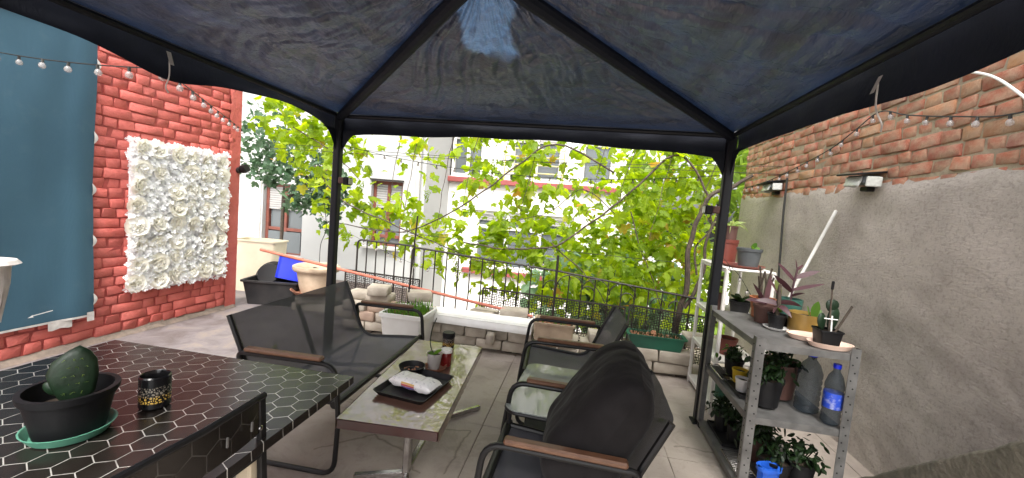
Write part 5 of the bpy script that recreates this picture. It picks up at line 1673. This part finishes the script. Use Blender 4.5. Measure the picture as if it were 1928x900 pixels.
q3 = pot('plant_trough', 'long dark green plastic trough with seedlings on the block wall', (0.79, 3.96, 0.243), 0.26, 0.225, 0.125, 'green_plastic', square=True, sy=0.36, cat='planter', soil=0.85)
pebbles(q3, 0.22, 0.07, 0.10, 260, 7)
gr = MB()
for k in range(150):
    b_ = blade((rr.uniform(-0.22, 0.22), rr.uniform(-0.07, 0.07), 0.10), (rr.gauss(0, 0.3), rr.gauss(0, 0.3), 1), rr.uniform(0.03, 0.09), 0.009, 0.2, rr.random(), n=3)
    gr.add(b_.v, b_.f, rr.random())
gr.build('foliage', 'dark_leaf', q3, local=True, smooth=False, kind='stuff')
MB().lathe([(0.001, -0.03), (0.026, -0.02), (0.032, 0.004), (0.02, 0.026), (0.001, 0.032)], (-0.02, 0.0, 0.125), 12).build('stone', 'pebble', q3, local=True)

# ------------------------------------------------------------------ galvanised shelf unit
su = thing('metal_shelf', 'galvanised three tier metal shelf unit on castors full of pots', 'shelf', (1.18, 2.63, 0))
SX0, SX1, SY0, SY1 = 0.945, 1.415, 2.24, 3.0
for zz in (0.055, 0.455, 0.848):
    m = MB()
    m.box(((SX0 + SX1) / 2, (SY0 + SY1) / 2, zz - 0.003), (SX1 - SX0 - 0.01, SY1 - SY0 - 0.01, 0.006))
    sh_ = m.build('shelf_board', 'galv', su)
    for (c_, s_) in ((((SX0 + SX1) / 2, SY0 + 0.006, zz - 0.018), (SX1 - SX0 - 0.012, 0.004, 0.034)), (((SX0 + SX1) / 2, SY1 - 0.006, zz - 0.018), (SX1 - SX0 - 0.012, 0.004, 0.034)), ((SX0 + 0.006, (SY0 + SY1) / 2, zz - 0.018), (0.004, SY1 - SY0 - 0.012, 0.034)), ((SX1 - 0.006, (SY0 + SY1) / 2, zz - 0.018), (0.004, SY1 - SY0 - 0.012, 0.034))):
        MB().box(c_, s_).build('lip', 'galv', sh_)
hole = MB().lathe([(0.0, 0.0012), (0.0042, 0.001), (0.0042, 0.0)], (0, 0, 0), 8).mesh('hole', 'hole')
for ix, x in enumerate((SX0, SX1)):
    for iy, y in enumerate((SY0, SY1)):
        sx, sy = (1 if ix == 0 else -1), (1 if iy == 0 else -1)
        top_ = 0.876
        m = MB()
        m.box((x + sx * 0.019, y - sy * 0.0018, 0.05 + (top_ - 0.05) / 2), (0.042, 0.0032, top_ - 0.05))
        m.box((x - sx * 0.0036, y + sy * 0.0175, 0.05 + (top_ - 0.05) / 2), (0.0032, 0.038, top_ - 0.05))
        up_ = m.build('upright', 'galv', su)
        if iy == 0:
            for k in range(20):
                zz = 0.075 + k * 0.04
                inst('hole', hole, up_, (x + sx * (0.013 if k % 2 else 0.027), y - sy * 0.0036, zz), (R(90), 0, 0))
                if ix == 0: inst('hole', hole, up_, (x - sx * 0.0054, y + sy * 0.02, zz), (0, R(-90), 0))
        cs_ = MB().lathe([(0.0, -0.011), (0.018, -0.011), (0.024, -0.006), (0.024, 0.006), (0.018, 0.011), (0, 0.011)], (x + sx * 0.02, y + sy * 0.02, 0.024), 14, rot=Matrix.Rotation(R(90), 3, 'X'))
        cs_.box((x + sx * 0.02, y + sy * 0.02, 0.045), (0.03, 0.03, 0.012))
        cs_.build('castor', 'black_plastic', su)
for (a, b) in (((SX0 + 0.06, SY1 - 0.02, 0.44), (SX1 - 0.03, SY1 - 0.02, 0.08)),):
    MB().bar(a, b, 0.012, 0.003).build('brace', 'galv', su)

S1 = 0.852
# top shelf
saucer('plant_saucer', 'thin white saucer under the small black pot on the metal shelf', (1.185, 2.60, S1), 0.066, 'white_plastic', 0.012)
a1 = pot('plant_pot', 'small black pot with purple brown leaves on the white saucer', (1.185, 2.60, S1 + 0.004), 0.048, 0.036, 0.085, 'black_plastic', 'pots on the metal shelf', cat='plant')
MB().tube(smooth_path([(0, 0, 0.07), (0.0, 0.0, 0.15), (-0.005, 0.005, 0.26)]), 0.011, 7).build('stem', 'bark', a1, local=True)
leaves(a1, 'purple_leaf', [((0, 0, 0.14), (-0.9, 0.1, 0.25), 0.13, 0.035, 0.2), ((0, 0, 0.15), (0.9, -0.2, 0.25), 0.12, 0.035, 0.3), ((0, 0, 0.13), (-0.5, -0.7, 0.1), 0.10, 0.035, 0.4), ((0, 0, 0.19), (-0.6, 0.2, 1.0), 0.12, 0.032, 0.1), ((0, 0, 0.13), (0.4, -0.8, 0.0), 0.09, 0.035, 0.5)])
leaves(a1, 'green_leaf', [((0, 0, 0.10), (0.5, -0.3, 1.0), 0.06, 0.045, 0.2), ((0, 0, 0.10), (0.0, -0.6, 0.5), 0.05, 0.04, 0.4)])
leaves(a1, 'stripe_leaf', [((0, 0, 0.2), (-0.35, 0.1, 1.0), 0.10, 0.03, 0.1)])
a2 = pot('plant_pot', 'greyish pink pot behind the small black pot on the metal shelf', (1.175, 2.74, S1), 0.065, 0.05, 0.11, 'brown_clay', 'pots on the metal shelf', cat='plant')
leaves(a2, 'purple_leaf', [((0, 0, 0.11), (-0.6, 0, 1.0), 0.17, 0.03, 0.1), ((0, 0, 0.11), (0.1, 0.1, 1.0), 0.19, 0.03, 0.0), ((0, 0, 0.12), (-1.0, -0.2, 0.3), 0.14, 0.03, 0.2)])
a3 = pot('plant_pot', 'orange pot with dried twigs at the back of the metal shelf', (1.225, 2.90, S1), 0.075, 0.058, 0.13, 'orange_plastic', 'pots on the metal shelf', cat='plant')
for k in range(7):
    a = k * 0.9
    MB().tube(smooth_path([(0.02 * math.cos(a), 0.02 * math.sin(a), 0.1), (0.03 * math.cos(a), 0.03 * math.sin(a), 0.2), (0.045 * math.cos(a + 0.5), 0.045 * math.sin(a + 0.5), 0.27 + 0.03 * (k % 3))]), 0.006, 6).build('twig', 'bark', a3, local=True)
b4 = pot('plant_bowl', 'low dark bowl between the pots on the metal shelf', (1.275, 2.74, S1), 0.065, 0.05, 0.055, 'black_plastic', 'pots on the metal shelf', cat='bowl')
a5 = pot('plant_pot', 'mustard glazed pot with a small green plant on the metal shelf', (1.325, 2.58, S1), 0.085, 0.082, 0.115, 'ochre', 'pots on the metal shelf', cat='plant', rim=False)
leaves(a5, 'green_leaf', [((0.03, -0.02, 0.10), (0.15, 0, 1.0), 0.10, 0.045, 0.05), ((0.02, 0, 0.10), (-0.3, 0, 1.0), 0.07, 0.04, 0.1), ((0.04, 0.0, 0.1), (0.6, 0.1, 0.8), 0.07, 0.04, 0.2)])
a6 = pot('plant_pot', 'teal ribbed pot with a tall purple wandering plant on the metal shelf', (1.335, 2.79, S1), 0.068, 0.058, 0.16, 'teal_glaze', 'pots on the metal shelf', cat='plant', rim=False)
MB().tube(smooth_path([(0, 0, 0.14), (0.005, 0, 0.24), (0.015, -0.005, 0.36)]), 0.006, 6).build('stem', 'stem_purple', a6, local=True)
leaves(a6, 'purple_leaf', [((0.0, 0, 0.20), (-0.75, 0.0, 0.65), 0.15, 0.036, 0.0), ((0.0, 0, 0.21), (1.0, -0.2, 0.40), 0.18, 0.036, 0.0), ((0.01, 0, 0.27), (-0.75, 0.1, 0.75), 0.15, 0.034, 0.0), ((0.01, 0, 0.29), (0.9, -0.2, 0.45), 0.14, 0.034, 0.0), ((0.015, 0, 0.34), (-0.25, 0, 1.0), 0.07, 0.028, 0.0), ((0.015, 0, 0.34), (0.4, 0, 0.5), 0.05, 0.018, 0.0), ((0.0, 0, 0.17), (0.6, -0.5, 0.6), 0.09, 0.03, 0.2)])
saucer('plant_tray', 'empty oval pale pink tray behind the cactus on the metal shelf', (1.275, 2.435, S1), 0.105, 'pink_plastic', 0.026, 1.0, 0.68)
saucer('plant_tray', 'oval pale pink tray under the cactus at the shelf corner', (1.315, 2.31, S1), 0.108, 'pink_plastic', 0.026, 1.0, 0.62)
a7 = pot('cactus_pot', 'square black pot with cactus pads tied to a stake on the pink tray', (1.305, 2.325, S1 + 0.005), 0.052, 0.042, 0.085, 'black_plastic', 'pots on the metal shelf', cat='plant', square=True)
pad((0.01, 0, 0.075), (0.032, 0.012, 0.065), (0, 0.1, 0.2)).build('cactus_pad', 'cactus', a7, local=True)
pad((-0.02, 0.01, 0.07), (0.028, 0.012, 0.05), (0, -0.25, 0.5)).build('cactus_pad', 'cactus', a7, local=True)
pad((0.0, 0, 0.175), (0.034, 0.013, 0.034), (0, 0.15, 0.1)).build('cactus_pad', 'cactus', a7, local=True)
MB().tube([(-0.005, -0.02, 0.06), (-0.012, -0.012, 0.30)], 0.004, 6).build('stake', 'bark', a7, local=True)
MB().box((-0.012, -0.012, 0.315), (0.012, 0.012, 0.045), ch=0.003).build('stake_cap', 'black_plastic', a7, local=True)
MB().tube([(0.03, 0.0, 0.06), (0.085, -0.02, 0.22)], 0.0055, 6).build('stake', 'bark', a7, local=True)
MB().tube([(-0.04, -0.03, 0.145), (0.02, -0.035, 0.145)], 0.003, 6).build('tie', 'white_plastic', a7, local=True)
MB().tube([(0.0, -0.03, 0.07), (0.0, -0.02, 0.16)], 0.004, 6).build('stake', 'white_plastic', a7, local=True)

# middle shelf
S2 = 0.459
def bottle(name, label, loc, r, h, band):
    t = thing(name, label, 'bottle', loc, 'water bottles')
    pr = [(0.0, 0.006), (r * 0.7, 0.0), (r, 0.012)]
    for k in range(6):
        z_ = 0.03 + k * h * 0.09
        pr += [(r, z_), (r * 0.93, z_ + h * 0.03), (r, z_ + h * 0.06)]
    pr += [(r, h * 0.66), (r * 0.72, h * 0.80), (r * 0.36, h * 0.88), (r * 0.34, h * 0.94), (0, h * 0.94)]
    MB().lathe(pr, (0, 0, 0), 20).build('body', 'bottle', t, local=True)
    MB().lathe([(r * 0.4, h * 0.93), (r * 0.42, h * 0.94), (r * 0.42, h), (0, h)], (0, 0, 0), 14).build('cap', 'blue_plastic', t, local=True)
    if band: MB().lathe([(r * 1.015, h * 0.28), (r * 1.02, h * 0.285), (r * 1.02, h * 0.53), (r * 1.015, h * 0.535)], (0, 0, 0), 22).build('label_band', 'label_blue', t, local=True)
    return t
bottle('water_bottle', 'clear water bottle with blue label on the middle shelf', (1.36, 2.30, S2), 0.043, 0.315, True)
bottle('water_bottle', 'large clear bottle without label on the middle shelf', (1.305, 2.42, S2), 0.058, 0.33, False)
m1 = pot('plant_pot', 'large dark brown pot on the middle shelf', (1.22, 2.58, S2 + 0.01), 0.105, 0.085, 0.20, 'brown_clay', 'pots on the middle shelf', cat='plant')
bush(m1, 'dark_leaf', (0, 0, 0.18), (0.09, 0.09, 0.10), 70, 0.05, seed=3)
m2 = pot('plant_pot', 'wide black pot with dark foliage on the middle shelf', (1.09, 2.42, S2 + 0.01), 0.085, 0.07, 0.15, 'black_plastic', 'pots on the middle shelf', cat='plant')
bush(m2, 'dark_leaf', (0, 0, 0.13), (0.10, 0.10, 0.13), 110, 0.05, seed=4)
m3 = pot('plant_pot', 'yellow plastic pot on the middle shelf', (1.065, 2.70, S2 + 0.008), 0.045, 0.036, 0.082, 'yellow_plastic', 'pots on the middle shelf', cat='plant')
m4 = pot('plant_pot', 'small whitish pot beside the yellow pot on the middle shelf', (1.03, 2.56, S2 + 0.008), 0.04, 0.032, 0.075, 'white_plastic', 'pots on the middle shelf', cat='plant')
m5 = pot('plant_pot', 'dark pot with leafy seedlings at the far end of the middle shelf', (1.075, 2.83, S2 + 0.008), 0.055, 0.042, 0.10, 'black_plastic', 'pots on the middle shelf', cat='plant')
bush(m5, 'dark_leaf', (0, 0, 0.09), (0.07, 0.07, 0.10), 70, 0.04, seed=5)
m6 = pot('plant_pot', 'brown pot with fading plant at the far corner of the middle shelf', (1.10, 2.94, S2 + 0.008), 0.05, 0.04, 0.10, 'brown_clay', 'pots on the middle shelf', cat='plant')
bush(m6, 'green_leaf', (0, 0, 0.09), (0.05, 0.05, 0.07), 40, 0.035, seed=6)
def flat_tray(label, x0, x1, y0, y1, z_, mat='black_plastic'):
    m = MB()
    m.box(((x0 + x1) / 2, (y0 + y1) / 2, z_ + 0.003), (x1 - x0, y1 - y0, 0.005))
    for c_, s_ in (((x0, (y0 + y1) / 2, z_ + 0.011), (0.006, y1 - y0 + 0.006, 0.02)), ((x1, (y0 + y1) / 2, z_ + 0.011), (0.006, y1 - y0 + 0.006, 0.02)), (((x0 + x1) / 2, y0, z_ + 0.0105), (x1 - x0 - 0.006, 0.006, 0.019)), (((x0 + x1) / 2, y1, z_ + 0.0105), (x1 - x0 - 0.006, 0.006, 0.019))):
        m.box(c_, s_)
    return single(m, 'seed_tray', mat, label, 'tray', 'seed trays on the shelf')
flat_tray('black seed tray under the yellow pot on the middle shelf', 0.985, 1.16, 2.46, 2.78, S2 - 0.001)
def rack(label, x0, x1, y0, y1, z_):
    t = thing('wire_rack', label, 'rack', ((x0 + x1) / 2, (y0 + y1) / 2, z_), 'wire racks')
    f_ = [(x0, y0), (x1, y0), (x1, y1), (x0, y1), (x0, y0)]
    MB().tube([(x, y, z_ + 0.012) for x, y in f_], 0.004, 6).build('rim', 'chrome', t)
    n_ = int((y1 - y0) / 0.018)
    for k in range(1, n_):
        y = y0 + (y1 - y0) * k / n_
        MB().tube([(x0, y, z_ + 0.010), (x1, y, z_ + 0.010)], 0.0016, 4).build('wire', 'chrome', t)
    return t
rack('chrome wire rack at the far end of the middle shelf', 0.965, 1.03, 2.70, 2.97, S2)
rack('chrome wire rack at the near end of the bottom shelf', 0.975, 1.08, 2.28, 2.60, 0.058)
# bottom shelf
flat_tray('black seed tray with plants on the bottom shelf', 1.0, 1.2, 2.66, 2.96, 0.058)
B1 = 0.066
for (x, y, r_, h, lab, mt, sd_) in ((1.06, 2.88, 0.05, 0.13, 'dark pot with small leaves at the back of the bottom shelf', 'black_plastic', 11), (1.10, 2.74, 0.055, 0.11, 'black pot with bushy plant in the bottom tray', 'black_plastic', 12), (1.16, 2.56, 0.06, 0.14, 'dark brown pot in the middle of the bottom shelf', 'brown_clay', 13), (1.17, 2.38, 0.08, 0.12, 'black pot with dense foliage at the near bottom shelf', 'black_plastic', 14), (1.31, 2.40, 0.07, 0.12, 'black pot with dense foliage near the wall on the bottom shelf', 'black_plastic', 15)):
    q = pot('plant_pot', lab, (x, y, B1), r_, r_ * 0.8, h, mt, 'pots on the bottom shelf', cat='plant')
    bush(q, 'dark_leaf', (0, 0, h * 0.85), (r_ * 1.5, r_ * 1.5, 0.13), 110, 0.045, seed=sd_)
bbx = trough('storage_box', 'bright blue box at the near end of the bottom shelf', (1.10, 2.285, 0.058), 0.06, 0.035, 0.13, 'sky_plastic', R(20), 0.85, 0.008, 'box', 0.005)

# ------------------------------------------------------------------ white plastic shelf
ws = thing('white_shelf', 'white four tier plant shelf standing behind the metal shelf', 'shelf', (1.26, 3.55, 0))
for x in (1.10, 1.42):
    for y in (3.24, 3.86):
        MB().bar((x, y, 0), (x, y, 1.118), 0.026, 0.026, ch=0.005).build('upright', 'white_paint', ws)
for zz in (0.06, 0.41, 0.73, 1.115):
    b_ = MB().box((1.26, 3.55, zz), (0.345, 0.645, 0.016), ch=0.004).build('shelf_board', 'white_paint', ws)
    MB().box((1.0935, 3.55, zz - 0.012), (0.006, 0.60, 0.03)).build('lip', 'white_paint', b_)
W1 = 1.124
saucer('plant_saucer', 'large brick red saucer under the grey pot on top of the white shelf', (1.26, 3.40, W1), 0.155, 'red_plastic', 0.022)
w_1 = pot('plant_pot', 'grey plastic pot with a small green sprout on the white shelf', (1.285, 3.37, W1 + 0.007), 0.085, 0.068, 0.145, 'grey_plastic', 'pots on the white shelf', cat='plant')
leaves(w_1, 'green_leaf', [((0.02, 0, 0.13), (0.3, 0, 1), 0.08, 0.05, 0.2), ((0.02, 0, 0.13), (0.9, 0.2, 0.7), 0.07, 0.05, 0.3), ((0.02, 0, 0.13), (-0.2, -0.5, 0.8), 0.06, 0.04, 0.3)])
w_2 = pot('plant_pot', 'brick red pot carrying the spider plant on the white shelf', (1.20, 3.62, W1), 0.085, 0.078, 0.20, 'red_plastic', 'pots on the white shelf', cat='plant', soil=0.9)
w_3 = pot('spider_plant', 'striped spider plant in a dark ribbed pot on top of the red pot', (1.215, 3.62, W1 + 0.197), 0.055, 0.05, 0.115, 'brown_clay', 'pots on the white shelf', cat='plant')
sp = []
rr = random.Random(12)
for k in range(26):
    a = rr.uniform(0, 6.28)
    sp.append(((0, 0, 0.10), (math.cos(a), math.sin(a), rr.uniform(0.5, 1.6)), rr.uniform(0.14, 0.25), 0.014, rr.uniform(0.3, 0.9)))
leaves(w_3, 'stripe_leaf', sp)
w_4 = pot('plant_pot', 'black pot with glossy leaves on the second tier of the white shelf', (1.285, 3.42, 0.739), 0.075, 0.06, 0.12, 'black_plastic', 'pots on the white shelf', cat='plant')
leaves(w_4, 'dark_leaf', [((0, 0, 0.11), (math.cos(a), math.sin(a), 0.9), 0.13, 0.04, 0.3) for a in (0, 0.8, 1.7, 2.6, 3.5, 4.4, 5.3)])
w_5 = pot('plant_pot', 'dark slatted pot on the second tier of the white shelf', (1.17, 3.62, 0.739), 0.07, 0.065, 0.13, 'brown_clay', 'pots on the white shelf', cat='plant')
leaves(w_5, 'stripe_leaf', [((0, 0, 0.12), (math.cos(a), math.sin(a), 1.4), 0.15, 0.014, 0.4) for a in (0.2, 1.2, 2.3, 3.3, 4.6, 5.6)])
w_6 = pot('plant_pot', 'red plastic pot on the third tier of the white shelf', (1.235, 3.45, 0.419), 0.075, 0.058, 0.13, 'red_plastic', 'pots on the white shelf', cat='plant')
w_7 = pot('plant_pot', 'dark green pot on the lowest tier of the white shelf', (1.25, 3.42, 0.069), 0.08, 0.07, 0.17, 'green_plastic', 'pots on the white shelf', cat='plant')

# ------------------------------------------------------------------ things on the right wall
def floodlight(label, loc, tilt):
    t = thing('solar_lamp', label, 'lamp', loc, 'solar lamps on the right wall')
    MB().box((-0.075, 0, 0.055), (0.17, 0.235, 0.014), rot=(0.0, R(-8), 0), ch=0.003).build('solar_panel', 'black_plastic', t, local=True)
    MB().box((-0.055, 0, 0.012), (0.10, 0.20, 0.06), ch=0.012).build('housing', 'grey_plastic', t, local=True)
    MB().box((-0.112, 0.0, 0.0), (0.016, 0.15, 0.07), rot=(0, R(22), 0), ch=0.005).build('front_lens', 'lens', t, local=True)
    MB().box((-0.06, 0.116, 0.0), (0.08, 0.03, 0.065), rot=(0, 0, R(24)), ch=0.005).build('side_lens', 'lens', t, local=True)
    MB().box((-0.06, -0.116, 0.0), (0.08, 0.03, 0.065), rot=(0, 0, R(-24)), ch=0.005).build('side_lens', 'lens', t, local=True)
    MB().box((-0.02, 0.0, -0.045), (0.05, 0.08, 0.03), ch=0.006).build('bracket', 'black_plastic', t, local=True)
    t.rotation_euler = (tilt, 0, 0)
    return t
floodlight('solar lamp with dark panel on the right wall nearest the camera', (1.895, 3.13, 1.80), R(3))
floodlight('smaller looking solar lamp further along the right wall', (1.895, 4.47, 1.845), R(-4))
single(MB().tube(smooth_path([(1.862, 4.24, 1.93), (1.86, 4.22, 1.6), (1.862, 4.18, 1.2), (1.86, 4.13, 0.80), (1.86, 4.12, 0.3), (1.86, 4.12, 0.0)]), 0.010, 8), 'conduit', 'wire', 'black vertical cable conduit on the plaster wall', 'cable')
d_ = (Vector((1.595, 3.40, 0.865)) - Vector((1.872, 3.43, 1.615)))
bot = Vector((1.872, 3.43, 1.615)) + d_ * (1.612 / 0.75)
single(MB().tube([(1.868, 3.43, 1.615), bot], 0.0115, 10), 'broomstick', 'white_paint', 'white broomstick leaning against the plaster wall', 'stick')
single(MB().tube(smooth_path([(1.885, 2.66, 2.36), (1.878, 2.50, 2.315), (1.876, 2.36, 2.245), (1.876, 2.23, 2.135), (1.878, 2.05, 1.96), (1.88, 1.8, 1.8)]), 0.0065, 8), 'white_cable', 'white_paint', 'thick white cable crossing the old bricks at the right edge', 'cable')

# ------------------------------------------------------------------ string lights
bulb_sock = MB().lathe([(0, 0.0), (0.007, 0.0), (0.008, -0.022), (0, -0.024)], (0, 0, 0), 8).mesh('socket', 'wire')
bulb_glass = MB().lathe([(0.006, -0.022), (0.014, -0.030), (0.018, -0.042), (0.014, -0.055), (0.0, -0.060)], (0, 0, 0), 12).mesh('bulb', 'bulb')
def string(label, paths, step, size=1.0, wire_r=0.003, skip=0.0):
    p0 = Vector(paths[0][0])
    t = thing('string_lights', label, 'lights', paths[0][0], 'strings of bulbs')
    carry = skip
    for p in paths:
        p = [Vector(q) for q in p]
        MB().tube(p, wire_r, 5).build('wire', 'wire', t)
        for a, b in zip(p[:-1], p[1:]):
            L = (b - a).length
            x = carry
            while x < L:
                q = a.lerp(b, x / L)
                s_ = inst('socket', bulb_sock, t, q, (rnd.uniform(-0.2, 0.2), rnd.uniform(-0.2, 0.2), 0), (size,) * 3)
                g_ = bpy.data.objects.new('bulb', bulb_glass); col.objects.link(g_); g_.parent = s_
                x += step
            carry = x - L
    return t
string('string of clear bulbs from the banner to the gazebo edge and red wall', [sag((-3.89, 2.12, 2.16), (-2.04, 1.70, 1.95), 0.02), sag((-2.04, 1.70, 1.95), (-3.89, 4.14, 2.06), -0.0)], 0.30, 0.95, 0.0035, 0.12)
string('string of bulbs looped along the bare brick wall', [smooth_path([(1.865, 5.3, 1.90), (1.865, 4.6, 1.94), (1.865, 3.70, 2.08), (1.862, 3.35, 2.18), (1.86, 3.10, 2.26), (1.862, 2.85, 2.18), (1.862, 2.5, 2.09), (1.862, 2.2, 2.035), (1.862, 1.7, 2.06)], 5)], 0.16, 0.9, 0.004, 0.1)
string('fairy lights sagging between the gazebo posts in front of the vine', [sag((-1.95, 3.10, 1.82), (0.93, 3.10, 1.78), 0.12, 20)], 0.15, 0.55, 0.0022, 0.05)
string('fairy lights drooping in front of the iron railing', [sag((-2.9, 4.22, 1.15), (-1.65, 4.22, 0.70), 0.03, 10), sag((-1.65, 4.22, 0.70), (-0.2, 4.22, 0.95), 0.06, 10)], 0.16, 0.75, 0.0018, 0.1)
string('fairy lights trailing from the right post over the white shelf', [smooth_path([(0.985, 3.14, 1.80), (1.0, 3.16, 1.3), (1.06, 3.18, 1.18), (1.16, 3.19, 1.09), (1.25, 3.20, 0.97), (1.36, 3.21, 0.80)], 4)], 0.11, 0.62, 0.002, 0.03)
for (p, q, lab) in (((-3.3, 4.1, 1.0), (-2.35, 4.3, 1.95), 'thin wire hanging from the vine before the grey house'),):
    single(MB().tube(smooth_path([(-3.06, 4.5, 1.30), (-3.02, 4.5, 1.0), (-3.08, 4.5, 0.8), (-3.10, 4.52, 0.56)], 8), 0.004, 5), 'hanging_wire', 'wire', lab, 'wire')

# clamp lamps on the back posts
for (x, sgn, lab) in ((GX0, 1, 'small dark clamp lamp on the left gazebo post'), (GX1, -1, 'small dark clamp lamp on the right gazebo post')):
    t = thing('clamp_lamp', lab, 'lamp', (x, GY1, 1.535), 'clamp lamps on the posts')
    MB().box((x + sgn * 0.055, GY1, 1.535), (0.05, 0.06, 0.05), ch=0.006).build('clamp', 'brown_clay', t)
    MB().box((x + sgn * 0.105, GY1 - 0.01, 1.532), (0.05, 0.075, 0.062), ch=0.008).build('head', 'black_plastic', t)
    MB().box((x + sgn * 0.132, GY1 - 0.01, 1.532), (0.005, 0.055, 0.045)).build('lens', 'lens', t)

# a few fallen leaves on the floor
fm = leaf_variants('vine', 'vine', 4)
for k, (x, y, lab) in enumerate(((0.70, 2.95, 'dry fallen leaf on the floor beside the white shelf'), (-0.30, 3.55, 'dry fallen leaf on the floor before the block wall'), (-2.6, 3.2, 'dry fallen leaf on the grey floor behind the sofa'))):
    o = inst('fallen_leaf', fm[k], None, (x, y, 0.022), (R(6), R(4), k * 2.1), (0.05, 0.05, 0.03))
    tag(o, lab, 'leaf', 'fallen leaves')
